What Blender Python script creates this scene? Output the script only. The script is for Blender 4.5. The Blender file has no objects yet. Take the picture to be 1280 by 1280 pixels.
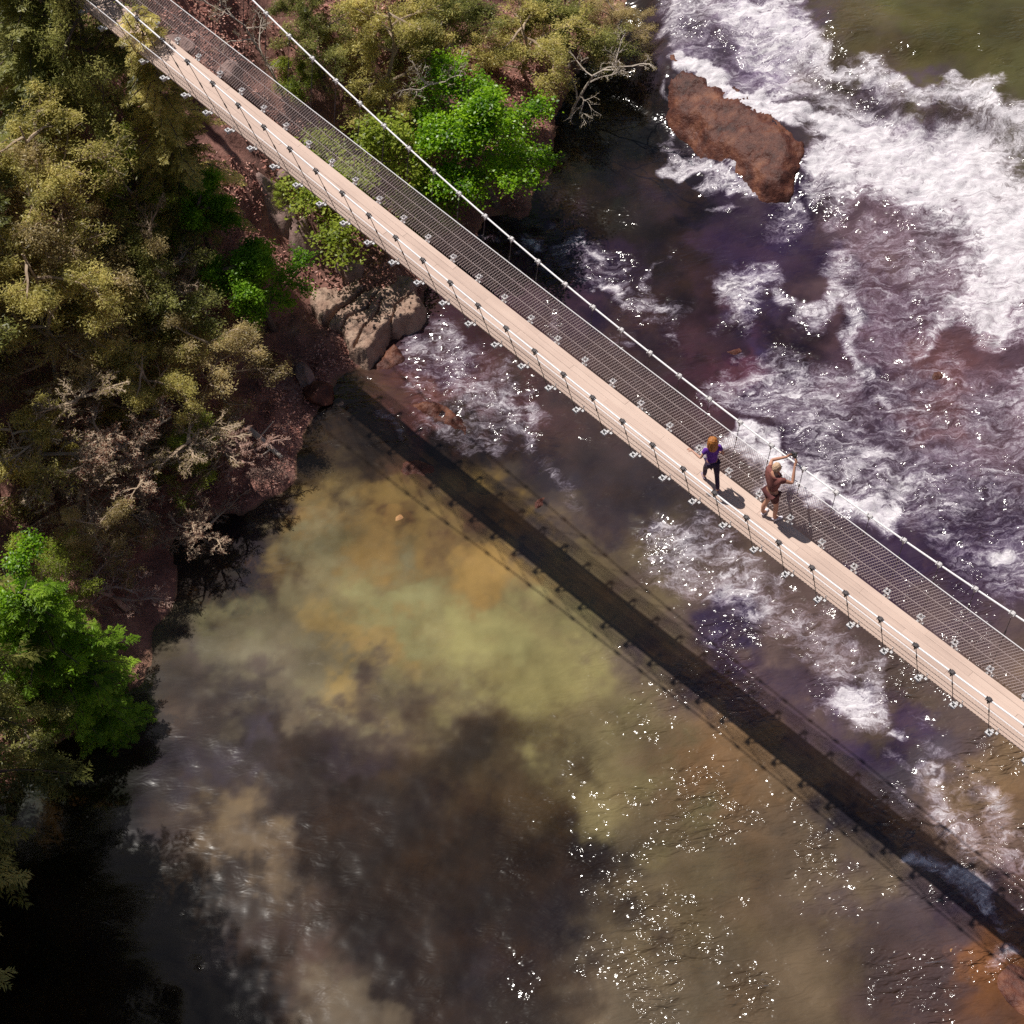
import bpy, bmesh, math, random
import numpy as np
from mathutils import Vector, Matrix
random.seed(7); RNG = np.random.default_rng(11)
S = bpy.context.scene
COL = S.collection

# ------------------------------------------------------------------ camera
FPX, TH, ROLL, CH = 2300.0, math.radians(38), math.radians(-6), 42.3
_Rx = np.array([[1,0,0],[0,math.cos(TH),-math.sin(TH)],[0,math.sin(TH),math.cos(TH)]])
_Rz = np.array([[math.cos(ROLL),-math.sin(ROLL),0],[math.sin(ROLL),math.cos(ROLL),0],[0,0,1]])
RC = _Rx @ _Rz
CC = np.array([0.0, 0.0, CH])
def un(x, y, z):
    """photo pixel -> world point at height z"""
    d = RC @ np.array([(x-640)/FPX, -(y-640)/FPX, -1.0])
    return CC + d*((z-CH)/d[2])
def pr(P):
    c = (np.asarray(P, float) - CC) @ RC
    return 640+FPX*c[..., 0]/-c[..., 2], 640-FPX*c[..., 1]/-c[..., 2]
cam = bpy.data.cameras.new('camera'); camo = bpy.data.objects.new('camera', cam); COL.objects.link(camo)
cam.sensor_width = 36; cam.lens = 36*FPX/1280; cam.clip_end = 1000; cam.clip_start = 0.5
M4 = Matrix([[*RC[0], 0], [*RC[1], 0], [*RC[2], CH], [0, 0, 0, 1]])
camo.matrix_world = M4
S.camera = camo

# ------------------------------------------------------------------ light
SUN_EL = math.radians(63)
SUN_TO = np.array([-0.68, 0.73])/np.hypot(.68, .73)
sv = Vector((SUN_TO[0]*math.cos(SUN_EL), SUN_TO[1]*math.cos(SUN_EL), math.sin(SUN_EL)))
sl = bpy.data.lights.new('sun', 'SUN'); so = bpy.data.objects.new('sun', sl); COL.objects.link(so)
sl.energy = 4.9; sl.angle = math.radians(.5); sl.color = (1.0, .95, .88)
so.rotation_euler = sv.to_track_quat('Z', 'Y').to_euler()
W = bpy.data.worlds.new('World'); S.world = W; W.use_nodes = True
nt = W.node_tree
sky = nt.nodes.new('ShaderNodeTexSky'); sky.sky_type = 'NISHITA'; sky.sun_disc = False
sky.sun_elevation = SUN_EL; sky.sun_rotation = math.atan2(SUN_TO[0], SUN_TO[1])
nt.links.new(sky.outputs[0], nt.nodes['Background'].inputs[0]); nt.nodes['Background'].inputs[1].default_value = .05
S.view_settings.view_transform = 'Standard'; S.view_settings.look = 'None'
S.view_settings.exposure = .12; S.view_settings.gamma = 1
S.cycles.max_bounces = 5; S.cycles.diffuse_bounces = 2; S.cycles.transparent_max_bounces = 12; S.cycles.sample_clamp_indirect = 4
S.cycles.use_denoising = False

# ------------------------------------------------------------------ helpers
def _hash(ix, iy, seed):
    h = (ix*374761393 + iy*668265263 + seed*974634777) & 0x7fffffff
    h = (h ^ (h >> 13))*1274126177 & 0x7fffffff
    return ((h ^ (h >> 16)) & 0xffff)/65535.0
def vnoise(x, y, seed=0):
    ix = np.floor(x).astype(np.int64); iy = np.floor(y).astype(np.int64)
    fx = x-ix; fy = y-iy
    fx = fx*fx*fx*(fx*(fx*6-15)+10); fy = fy*fy*fy*(fy*(fy*6-15)+10)
    a = _hash(ix, iy, seed); b = _hash(ix+1, iy, seed); c = _hash(ix, iy+1, seed); d = _hash(ix+1, iy+1, seed)
    return (a*(1-fx)+b*fx)*(1-fy)+(c*(1-fx)+d*fx)*fy - .5
def fbm(x, y, seed=0, oct=4, gain=.5):
    s = 0; a = 1.0
    for o in range(oct):
        s = s + a*vnoise(x*2**o+o*17.3, y*2**o-o*9.1, seed+o); a *= gain
    return s
def smooth(e0, e1, x):
    t = np.clip((x-e0)/(e1-e0), 0, 1); return t*t*(3-2*t)
def mesh_np(name, V, Q, mat, parent=None, smooth_=False):
    """V (n,3), Q (m,4) or (m,3)"""
    V = np.ascontiguousarray(V, dtype=np.float32); Q = np.ascontiguousarray(Q, dtype=np.int32)
    me = bpy.data.meshes.new(name)
    me.vertices.add(len(V)); me.vertices.foreach_set('co', V.ravel())
    k = Q.shape[1]
    me.loops.add(Q.size); me.loops.foreach_set('vertex_index', Q.ravel())
    me.polygons.add(len(Q)); me.polygons.foreach_set('loop_start', np.arange(0, Q.size, k, dtype=np.int32))
    me.polygons.foreach_set('use_smooth', np.full(len(Q), bool(smooth_)))
    me.update(calc_edges=True)
    me.materials.append(mat)
    o = bpy.data.objects.new(name, me); COL.objects.link(o)
    if parent: o.parent = parent
    return o
def fattr(o, name, arr):
    a = o.data.attributes.new(name, 'FLOAT', 'POINT'); a.data.foreach_set('value', np.ascontiguousarray(arr, dtype=np.float32))
def cattr(o, name, arr):
    a = o.data.attributes.new(name, 'FLOAT_COLOR', 'POINT')
    c = np.ones((len(arr), 4), np.float32); c[:, :3] = arr; a.data.foreach_set('color', c.ravel())
class G:
    """collects quads"""
    def __init__(s): s.v = []; s.q = []; s.n = 0; s.r = []
    def add(s, V, Q, r=None):
        V = np.asarray(V, float).reshape(-1, 3); s.v.append(V); s.q.append(np.asarray(Q, int)+s.n); s.n += len(V)
        s.r.append(np.full(len(V), .5) if r is None else np.broadcast_to(r, len(V)))
    def tube(s, P, R, k=5, cap=True):
        P = np.asarray(P, float); n = len(P); R = np.broadcast_to(np.asarray(R, float), n)
        T = np.gradient(P, axis=0); T /= np.linalg.norm(T, axis=1)[:, None]+1e-9
        ref = np.array([0, 0, 1.]) if abs(T[:, 2]).mean() < .8 else np.array([1., 0, 0])
        A = np.cross(T, ref); A /= np.linalg.norm(A, axis=1)[:, None]+1e-9; B = np.cross(T, A)
        an = np.arange(k)*2*math.pi/k
        V = P[:, None]+R[:, None, None]*(np.cos(an)[None, :, None]*A[:, None]+np.sin(an)[None, :, None]*B[:, None])
        i = np.arange(n-1)[:, None]*k; j = np.arange(k)[None]; j2 = (j+1) % k
        Q = np.stack([i+j, i+j2, i+k+j2, i+k+j], -1).reshape(-1, 4)
        V = V.reshape(-1, 3)
        if cap:
            Q = list(map(list, Q)); nv = len(V)
            V = np.vstack([V, P[0], P[-1]])
            for jj in range(0, k):
                Q.append([nv, (jj+1) % k, jj, nv]); b = (n-1)*k; Q.append([nv+1, b+jj, b+(jj+1) % k, nv+1])
            Q = [q for q in Q]
            # degenerate quads as tris are avoided: split below
            good = np.array(Q)
            s.add(V, good); return
        s.add(V, Q)
    def box(s, c, ax, ay, az):
        """centre and three half-axis vectors"""
        c, ax, ay, az = (np.asarray(q, float) for q in (c, ax, ay, az))
        V = [c+sx*ax+sy*ay+sz*az for sz in (-1, 1) for sy in (-1, 1) for sx in (-1, 1)]
        s.add(V, [[0,2,3,1],[4,5,7,6],[0,1,5,4],[2,6,7,3],[0,4,6,2],[1,3,7,5]])
    def leaves(s, C, D, N, L, Wd, r=None, fold=0.0):
        """many leaf quads (pointed diamonds): base C, direction D, normal N"""
        C = np.asarray(C); n = len(C)
        D = D/(np.linalg.norm(D, axis=1)[:, None]+1e-9)
        X = np.cross(D, N); X /= np.linalg.norm(X, axis=1)[:, None]+1e-9
        L = np.broadcast_to(L, n)[:, None]; Wd = np.broadcast_to(Wd, n)[:, None]
        V = np.stack([C, C+D*L*.45+X*Wd*.5, C+D*L, C+D*L*.45-X*Wd*.5], 1)
        if fold: V[:, 2, 2] -= (L*fold)[:, 0]
        Q = np.arange(4*n).reshape(n, 4)
        rr = np.repeat(RNG.random(n) if r is None else r, 4)
        s.add(V.reshape(-1, 3), Q, rr)
    def build(s, name, mat, parent=None, smooth_=False):
        V = np.vstack(s.v); Q = np.vstack(s.q)
        # degenerate quads (caps) -> real triangles through from_pydata-free path
        deg = Q[:, 0] == Q[:, 3]
        if deg.any():
            me = bpy.data.meshes.new(name)
            A = Q[~deg]; B = Q[deg][:, :3]
            V32 = V.astype(np.float32)
            me.vertices.add(len(V)); me.vertices.foreach_set('co', V32.ravel())
            idx = np.concatenate([A.ravel(), B.ravel()]).astype(np.int32)
            me.loops.add(len(idx)); me.loops.foreach_set('vertex_index', idx)
            st = np.concatenate([np.arange(len(A))*4, len(A)*4+np.arange(len(B))*3]).astype(np.int32)
            me.polygons.add(len(st)); me.polygons.foreach_set('loop_start', st)
            me.polygons.foreach_set('use_smooth', np.concatenate([np.full(len(A), bool(smooth_)), np.zeros(len(B), bool)]))
            me.update(calc_edges=True); me.materials.append(mat)
            o = bpy.data.objects.new(name, me); COL.objects.link(o)
            if parent: o.parent = parent
        else:
            o = mesh_np(name, V, Q, mat, parent, smooth_)
        fattr(o, 'rnd', np.concatenate(s.r))
        return o
def tag(o, label=None, cat=None, group=None, kind=None):
    if label: o['label'] = label
    if cat: o['category'] = cat
    if group: o['group'] = group
    if kind: o['kind'] = kind
    return o
def empty(name, loc, rz=0):
    o = bpy.data.objects.new(name, None); COL.objects.link(o); o.location = loc; o.rotation_euler = (0, 0, rz)
    o.empty_display_size = .2
    return o
def copy_tree(root):
    r = root.copy(); COL.objects.link(r)
    for ch in root.children:
        c = ch.copy(); COL.objects.link(c); c.parent = r
        for g in ch.children:
            d = g.copy(); COL.objects.link(d); d.parent = c
    return r

# ------------------------------------------------------------------ materials
class N:
    def __init__(s, name):
        s.m = bpy.data.materials.new(name); s.m.use_nodes = True; s.t = s.m.node_tree; s.t.nodes.clear()
        s.out = s.t.nodes.new('ShaderNodeOutputMaterial')
    def __call__(s, typ, ins=None, **kw):
        n = s.t.nodes.new('ShaderNode'+typ)
        for k, v in kw.items(): setattr(n, k, v)
        for k, v in (ins or {}).items():
            if hasattr(v, 'is_output'): s.t.links.new(v, n.inputs[k])
            else: n.inputs[k].default_value = v
        return n
    def math(s, op, a, b=0.0, c=None, clamp=False):
        n = s('Math', {0: a, 1: b} if c is None else {0: a, 1: b, 2: c}, operation=op); n.use_clamp = clamp; return n.outputs[0]
    def mix(s, f, a, b):
        n = s.t.nodes.new('ShaderNodeMix'); n.data_type = 'RGBA'
        for k, v in ((0, f), (6, a), (7, b)):
            if hasattr(v, 'is_output'): s.t.links.new(v, n.inputs[k])
            else: n.inputs[k].default_value = (*v, 1) if isinstance(v, tuple) and len(v) == 3 else v
        return n.outputs[2]
    def ramp(s, f, stops):
        n = s('ValToRGB', {0: f}); e = n.color_ramp.elements
        while len(e) < len(stops): e.new(.5)
        for i, (p, c) in enumerate(stops): e[i].position = p; e[i].color = (*c, 1)
        return n.outputs[0]
    def noise(s, vec, scale, detail=4, rough=.5, dist=0.0):
        return s('TexNoise', {'Vector': vec, 'Scale': scale, 'Detail': detail, 'Roughness': rough, 'Distortion': dist})
    def finish(s, sh): s.t.links.new(sh, s.out.inputs[0]); return s.m

def surf_mat(name, stops, scale=3, detail=6, rough=.7, bump=.3, bscale=None, metallic=0, dist=.02, r2=.6, spec=.5):
    n = N(name); pos = n('TexCoord').outputs['Object']
    a = n.noise(pos, scale, detail, r2)
    col = n.ramp(a.outputs[0], stops)
    b = n.noise(pos, bscale or scale*3, 6, .6)
    bp = n('Bump', {'Height': b.outputs[0], 'Strength': bump, 'Distance': dist})
    p = n('BsdfPrincipled', {'Base Color': col, 'Roughness': rough, 'Metallic': metallic, 'Normal': bp.outputs[0], 'Specular IOR Level': spec})
    return n.finish(p.outputs[0])
def leaf_mat(name, stops, scale=.7, trans=.45, gloss=.008):
    n = N(name); g = n('NewGeometry').outputs['Position']
    a = n.noise(g, scale, 3, .6).outputs[0]
    r = n('Attribute', attribute_name='rnd').outputs['Fac']
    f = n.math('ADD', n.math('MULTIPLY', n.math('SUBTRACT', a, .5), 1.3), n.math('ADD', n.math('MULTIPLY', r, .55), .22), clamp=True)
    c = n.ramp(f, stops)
    d = n('BsdfDiffuse', {'Color': c}); t = n('BsdfTranslucent', {'Color': n('HueSaturation', {'Color': c, 'Value': 1.7}).outputs[0]})
    m = n('MixShader', {0: trans, 1: d.outputs[0], 2: t.outputs[0]})
    gl = n('BsdfGlossy', {'Color': (1, 1, 1, 1), 'Roughness': .35})
    m2 = n('MixShader', {0: gloss, 1: m.outputs[0], 2: gl.outputs[0]})
    return n.finish(m2.outputs[0])
M = {}
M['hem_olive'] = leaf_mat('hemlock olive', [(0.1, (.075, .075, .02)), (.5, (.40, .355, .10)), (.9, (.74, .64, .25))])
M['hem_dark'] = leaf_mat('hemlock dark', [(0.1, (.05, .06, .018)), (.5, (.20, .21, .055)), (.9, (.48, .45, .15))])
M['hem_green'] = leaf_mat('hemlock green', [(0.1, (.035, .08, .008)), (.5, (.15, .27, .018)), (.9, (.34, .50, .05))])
M['leaf_bright'] = leaf_mat('bright leaf', [(0.1, (.02, .09, .004)), (.5, (.16, .31, .006)), (.9, (.36, .56, .025))], gloss=.015)
M['leaf_lime'] = leaf_mat('lime leaf', [(0.1, (.06, .085, .012)), (.5, (.24, .30, .035)), (.9, (.44, .48, .08))])
M['leaf_mid'] = leaf_mat('mid leaf', [(0.1, (.03, .08, .006)), (.5, (.12, .26, .014)), (.9, (.27, .44, .035))])
M['spring_tan'] = leaf_mat('tan spring leaf', [(0.1, (.10, .075, .035)), (.5, (.34, .27, .11)), (.9, (.62, .50, .24))])
M['leaf_bud'] = leaf_mat('spring bud', [(0.1, (.08, .06, .02)), (.5, (.18, .14, .05)), (.9, (.30, .25, .09))])
M['leaf_rust'] = leaf_mat('rusty bud', [(0.1, (.07, .03, .02)), (.5, (.20, .09, .06)), (.9, (.34, .2, .13))])
M['litter'] = leaf_mat('fallen leaves', [(0.1, (.10, .04, .032)), (.5, (.42, .19, .15)), (.9, (.72, .44, .36))], scale=1.2, trans=.1)
M['bark'] = surf_mat('bark', [(.3, (.05, .035, .03)), (.7, (.15, .11, .09))], 6, rough=.9, bump=.6)
M['bark_pale'] = surf_mat('pale bark', [(.3, (.34, .28, .23)), (.7, (.58, .50, .42))], 6, rough=.85, bump=.4)
M['twig_brown'] = surf_mat('brown twig', [(.3, (.20, .135, .09)), (.7, (.52, .40, .28))], 1.2, rough=.85, bump=.2)
M['twig_red'] = surf_mat('reddish twig', [(.3, (.20, .11, .09)), (.7, (.55, .37, .30))], 1.2, rough=.85, bump=.2)
M['metal'] = surf_mat('galvanised steel', [(.3, (.42, .40, .40)), (.7, (.62, .58, .57))], 9, rough=.5, bump=.05, metallic=.0)
M['cable'] = surf_mat('pale cable', [(.3, (.76, .73, .73)), (.7, (.86, .83, .83))], 20, rough=.5, bump=.1)
M['dark_metal'] = surf_mat('dark steel', [(.3, (.03, .025, .028)), (.7, (.08, .065, .065))], 12, rough=.5, bump=.1)
M['plate'] = surf_mat('white plate', [(.3, (.62, .60, .60)), (.7, (.8, .78, .77))], 12, rough=.5, bump=.05)
M['net'] = surf_mat('galvanised netting', [(.3, (.44, .35, .34)), (.7, (.60, .49, .47))], 2, rough=.6, bump=.0)
M['net_tan'] = surf_mat('tan netting', [(.3, (.56, .42, .34)), (.7, (.68, .53, .44))], 2, rough=.6, bump=.0)  # tan close to the deck boards, so the near netting blends in
M['rock_tan'] = surf_mat('tan rock', [(.25, (.16, .085, .06)), (.5, (.33, .215, .16)), (.75, (.44, .32, .24))], 2.6, 10, .85, 1.0, 8, dist=.10)
M['rock_red'] = surf_mat('wet red rock', [(.30, (.025, .010, .010)), (.5, (.10, .035, .024)), (.70, (.22, .09, .05))], 1.6, 10, .5, 1.0, 7, dist=.06, spec=.25)
M['rock_grey'] = surf_mat('grey pink rock', [(.3, (.15, .085, .075)), (.7, (.34, .23, .20))], 2.5, 9, .85, .8, 9, dist=.05)
M['rock_orange'] = surf_mat('ochre river rock', [(.3, (.22, .095, .03)), (.7, (.46, .25, .09))], 2.0, 8, .7, .6, 6, dist=.04)

# ------------------------------------------------------------------ land, river bed and water levels
u_ = np.array([0.62975, -0.77680, 0.0]); n_ = np.array([0.77680, 0.62975, 0.0]); P0 = np.array([-1.781, 32.964, 0.0])   # bridge axes
def zdeck(s): return 9.75-.085*s+.0012*np.maximum(s, 0)**2
WCTRL = [(1150,40,2.6),(1280,40,2.6),(1050,20,2.6),(1280,110,2.4),(1150,90,2.3),(1000,30,2.2),(880,10,2.2),(860,60,1.8),(960,110,1.6),(1080,170,1.3),
         (1200,200,1.2),(1280,250,1.2),(1200,330,.9),(1050,330,.7),(930,300,.5),(820,200,.5),(760,150,.6),(780,60,1.2),(1280,480,.6),(1100,520,.5),(900,450,.4),
         (700,330,.35),(600,400,.3),(500,450,.2),(640,540,.12),(900,650,.3),(1100,700,.35),(1280,800,.4),(1050,850,.15),(1280,1050,.1),(800,750,.03),
         (500,700,0),(300,800,0),(300,1100,0),(600,1100,0),(900,1100,0),(1200,1250,0),(100,1250,0),(200,1000,0),(700,1280,0)]
_wc = np.array([[*un(a, b, z)[:2], z] for a, b, z in WCTRL])
def zwater(x, y):
    sh = x.shape; x = x.ravel(); y = y.ravel(); out = np.zeros(len(x)); ws = np.zeros(len(x))
    for cx, cy, cz in _wc:
        w = 1/((x-cx)**2+(y-cy)**2+.25)**2
        out += w*cz; ws += w
    return (out/ws).reshape(sh)
SHORE = [(860,-60),(815,0),(785,40),(738,90),(702,150),(690,210),(655,258),(625,282),(580,318),(545,352),(530,392),(497,418),(455,452),(420,480),(395,530),(370,595),(320,625),(255,650),(205,720),(185,790),(150,870),(60,930),(-40,1010),(-110,1150),(-140,1300)]
_sh = np.array([un(a, b, .3)[:2] for a, b in SHORE])
_sh = np.vstack([[_sh[0, 0]+18, _sh[0, 1]+40], [_sh[0, 0]+4, _sh[0, 1]+10], _sh, [_sh[-1, 0]-4, _sh[-1, 1]-12], [_sh[-1, 0]-12, -60]])
_land = np.vstack([_sh, [-140, -60], [-140, 160], [_sh[0, 0], 160]])
RSH = np.array([(60, 130), (34, 75), (25, 48), (22, 30), (19, 12), (14, -10), (6, -60)], float)
_rland = np.vstack([RSH, [160, -60], [160, 130]])
def pdist(x, y, L):
    d = np.full(x.shape, 1e9)
    for (ax, ay), (bx, by) in zip(L[:-1], L[1:]):
        vx, vy = bx-ax, by-ay; t = np.clip(((x-ax)*vx+(y-ay)*vy)/(vx*vx+vy*vy+1e-9), 0, 1)
        d = np.minimum(d, np.hypot(x-ax-t*vx, y-ay-t*vy))
    return d
def inside(x, y, L):
    c = np.zeros(x.shape, bool); n = len(L)
    for i in range(n):
        (ax, ay), (bx, by) = L[i], L[(i+1) % n]
        if ay == by: continue
        c ^= ((ay > y) != (by > y)) & (x < (bx-ax)*(y-ay)/(by-ay)+ax)
    return c
def terrain(x, y, wz=None):
    x = np.asarray(x, float); y = np.asarray(y, float)
    wz = zwater(x, y) if wz is None else wz
    jx = fbm(x*.6, y*.6, 3, 3)*.9; jy = fbm(x*.6, y*.6, 9, 3)*.9
    dl = pdist(x+jx, y+jy, _sh)*np.where(inside(x+jx, y+jy, _land), 1, -1)
    dr = pdist(x, y, RSH)*np.where(inside(x, y, _rland), 1, -1)
    d = np.maximum(dl, dr)
    up = .35*np.minimum(d, 1.2)+(.45+.35*smooth(3, 6, d))*np.clip(d-1.2, 0, 9)+.42*np.clip(d-10.2, 0, 40)
    up = up+fbm(x*.3, y*.3, 21, 4)*.9*smooth(.5, 4, d)+fbm(x*1.1, y*1.1, 27, 4)*.25*smooth(.5, 2, d)+fbm(x*1.7, y*1.7, 31, 4)*.28*smooth(0, 1.5, d)
    dep = np.clip(.12+.38*(-d), 0, 1.7)+fbm(x*.45, y*.45, 41, 4)*.5*smooth(0, 2, -d)+fbm(x*2, y*2, 51, 3)*.12
    z = np.where(d > 0, wz+up, wz-np.maximum(dep, .06))
    # keep the ground under the deck
    s = (x-P0[0])*u_[0]+(y-P0[1])*u_[1]; nn = (x-P0[0])*n_[0]+(y-P0[1])*n_[1]
    lim = zdeck(np.clip(s, -16, 60))-1.0+1.2*np.clip(np.abs(nn-.6)-1.3, 0, 20)
    z = np.where((s > -17) & (d > 0), np.minimum(z, np.maximum(lim, wz+.1)), z)
    return z, d
def axis_(lo, hi, step, far0, far1, g=1.22):
    a = list(np.arange(lo, hi+1e-6, step)); st = step; x = a[-1]
    while x < far1: st *= g; x += st; a.append(x)
    st = step; x = a[0]
    while x > far0: st *= g; x -= st; a.insert(0, x)
    return np.array(a)
def grid_quads(nx, ny):
    i = np.arange(ny-1)[:, None]*nx+np.arange(nx-1)[None]
    return np.stack([i, i+1, i+nx+1, i+nx], -1).reshape(-1, 4)
gx = axis_(-17, 20, .16, -130, 150); gy = axis_(13, 62, .16, -60, 160)
X, Y = np.meshgrid(gx, gy); TZ, TD = terrain(X, Y)
n = N('ground'); pos = n('NewGeometry').outputs['Position']
dat = n('Attribute', attribute_name='inland').outputs['Fac']
a = n.noise(pos, 1.1, 8, .65).outputs[0]; b = n.noise(pos, 9, 6, .7).outputs[0]
land = n.mix(b, n.ramp(a, [(.3, (.05, .024, .02)), (.55, (.20, .085, .066)), (.75, (.34, .19, .15))]), n.ramp(a, [(.3, (.15, .062, .05)), (.6, (.36, .18, .14)), (.8, (.42, .28, .22))]))
bed = n.ramp(n.noise(pos, .55, 7, .6).outputs[0], [(.3, (.05, .035, .02)), (.5, (.16, .10, .045)), (.7, (.34, .20, .08))])
c = n.mix(n.math('MULTIPLY_ADD', dat, 4.0, .3, clamp=True), bed, land)
bp = n('Bump', {'Height': n.noise(pos, 7, 8, .7).outputs[0], 'Strength': .9, 'Distance': .08})
M['ground'] = n.finish(n('BsdfPrincipled', {'Base Color': c, 'Roughness': .9, 'Normal': bp.outputs[0]}).outputs[0])
ground = mesh_np('ground', np.stack([X, Y, TZ], -1).reshape(-1, 3), grid_quads(len(gx), len(gy)), M['ground'], smooth_=True)
fattr(ground, 'inland', TD.ravel()); tag(ground, kind='structure')
def ground_z(x, y): return float(terrain(np.array([x]), np.array([y]))[0][0])

# ------------------------------------------------------------------ water
wx = axis_(-9, 18, .065, -60, 60, 1.25); wy = axis_(14, 60, .065, -60, 130, 1.25)
X, Y = np.meshgrid(wx, wy); WZ = zwater(X, Y)
U, V = pr(np.stack([X, Y, WZ], -1))
U2 = U+fbm(X*.8, Y*.8, 61, 4, .45)*46; V2 = V+fbm(X*.8, Y*.8, 71, 4, .45)*46
U3 = U+fbm(X*.7, Y*.7, 161, 5, .6)*85; V3 = V+fbm(X*.7, Y*.7, 171, 5, .6)*85
foam = np.zeros(X.shape)
def stroke(pts, r, a, op='max'):
    """a band of white water along a line on the river"""
    global foam
    pts = np.array(pts, float)
    if len(pts) == 1: pts = np.vstack([pts, pts+.1])
    d = pdist(U2, V2, pts)/r
    m = a*(1-smooth(.15, 1.75, d))
    foam = np.maximum(foam, m) if op == 'max' else foam+m
def blob(x, y, rx, ry, a, op='max', ang=0):
    global foam
    c, s = math.cos(math.radians(ang)), math.sin(math.radians(ang))
    dx, dy = U2-x, V2-y
    d = np.hypot((dx*c+dy*s)/rx, (-dx*s+dy*c)/ry)
    m = a*(1-smooth(.2, 1.65, d))
    foam = np.maximum(foam, m) if op == 'max' else foam+m
def area(poly, a, fe=20):
    global foam
    poly = np.array(poly, float)
    d = pdist(U2, V2, np.vstack([poly, poly[:1]]))*np.where(inside(U2, V2, poly), 1, -1)
    foam = np.maximum(foam, a*smooth(-fe, fe, d))
area([(840,-20),(1010,-20),(1045,70),(1130,98),(1300,130),(1300,420),(1190,400),(1200,330),(1150,275),(1060,262),(1000,262),(985,215),(1003,175),(900,100),(838,60)], .66)
stroke([(845,70),(930,112),(1010,156),(1095,192)], 15, 1.0)
stroke([(905,-5),(940,12),(1000,36),(1045,78),(1130,104),(1200,122),(1290,146)], 20, .8)
blob(1195,225,120,75,.97); blob(1275,300,80,110,1.0); blob(1235,385,60,45,.82); blob(1040,215,50,38,.92); blob(1110,215,70,40,.9)
blob(925,12,45,20,.75); blob(960,95,60,25,.72,ang=35); blob(1130,135,70,18,.7,ang=25)
blob(893,62,42,18,-.28,'add',35); blob(1065,112,40,16,-.3,'add',35); blob(1125,150,45,13,-.26,'add',20); blob(1000,132,40,10,-.25,'add',30); blob(1190,160,60,12,-.2,'add',10)
area([(1040,270),(1150,275),(1205,330),(1195,400),(1150,470),(1100,500),(1060,420),(1030,360)], .46)
stroke([(1205,330),(1200,390),(1150,440)], 14, .62)
blob(935,368,50,32,.66); stroke([(1000,380),(1060,350),(1075,420),(1095,490)], 22, .68); blob(1050,345,35,22,.66)
stroke([(838,205),(905,222),(960,250),(990,262)], 14, .66); blob(980,275,40,22,.52); blob(900,275,26,16,.5); blob(925,245,30,14,.55)
stroke([(835,120),(850,150),(880,190),(920,208)], 8, .62); blob(832,175,14,30,.5)
blob(735,312,12,22,.6); stroke([(685,296),(740,300)], 12, .56); blob(655,318,20,14,.66); stroke([(750,378),(815,392)], 10, .62); blob(815,340,10,30,.42); blob(595,310,30,10,.5)
blob(848,440,26,10,.44); blob(920,440,20,12,.38)
area([(870,470),(950,440),(1040,450),(1110,470),(1300,440),(1300,770),(1230,740),(1130,680),(1050,620),(960,540)], .5, 22)
blob(1180,470,60,30,.55); blob(1245,560,60,60,.48); blob(1180,610,60,40,.54); blob(1010,500,70,26,.57,ang=15); blob(1090,560,50,25,.6)
blob(1200,470,45,22,-.12,'add'); blob(1080,520,30,20,-.14,'add'); blob(1240,650,40,24,-.14,'add'); blob(1140,700,50,14,-.2,'add',35)
stroke([(872,566),(915,548),(955,575),(1000,596),(1050,632),(1110,650)], 21, .86); blob(1000,600,45,22,.86); blob(1128,618,24,28,.66); blob(1248,704,26,17,.9); blob(925,555,32,20,.80)
stroke([(545,430),(590,470),(620,500),(655,548)], 24, .58); blob(540,490,26,14,.5); blob(668,515,16,38,.62,ang=25); blob(600,560,24,14,.5); stroke([(462,505),(490,545)], 9, .52); blob(585,450,30,22,.6); blob(690,420,20,30,.45); area([(470,440),(540,400),(640,450),(690,520),(660,570),(590,570),(500,520)], .42, 20); area([(600,290),(740,290),(840,380),(880,460),(820,440),(700,350)], .36, 18)
stroke([(830,680),(890,745),(950,785),(1050,825)], 34, .55); blob(1062,872,52,26,.86,ang=25); blob(1112,908,16,8,.7); blob(930,760,50,22,.6,ang=35); blob(1000,800,60,25,.6,ang=30)
stroke([(1150,960),(1180,1020),(1225,1060)], 22, .6); stroke([(1130,1075),(1165,1100),(1215,1125)], 18, .74); blob(1258,1188,28,16,.7,ang=35); stroke([(1235,1000),(1290,1090)], 30, .5); blob(1110,950,40,14,.42,ang=30); area([(800,640),(900,660),(1010,740),(1130,840),(1100,900),(1000,850),(880,780)], .44, 24); area([(1130,940),(1230,960),(1290,1000),(1290,1140),(1200,1090)], .38, 20)
blob(700,600,60,20,.3,ang=30); blob(860,690,50,22,.5,ang=35); blob(1180,930,50,22,.42,ang=35); blob(1120,1000,30,14,.4,ang=35); blob(1230,1140,40,16,.5,ang=40)
foam += .07*smooth(.05, .3, foam); foam += .10*smooth(-.1, .35, fbm(X*.5, Y*.5, 81, 3))*smooth(.25, .5, foam)
foam = np.clip(foam, 0, 1.1)
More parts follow.
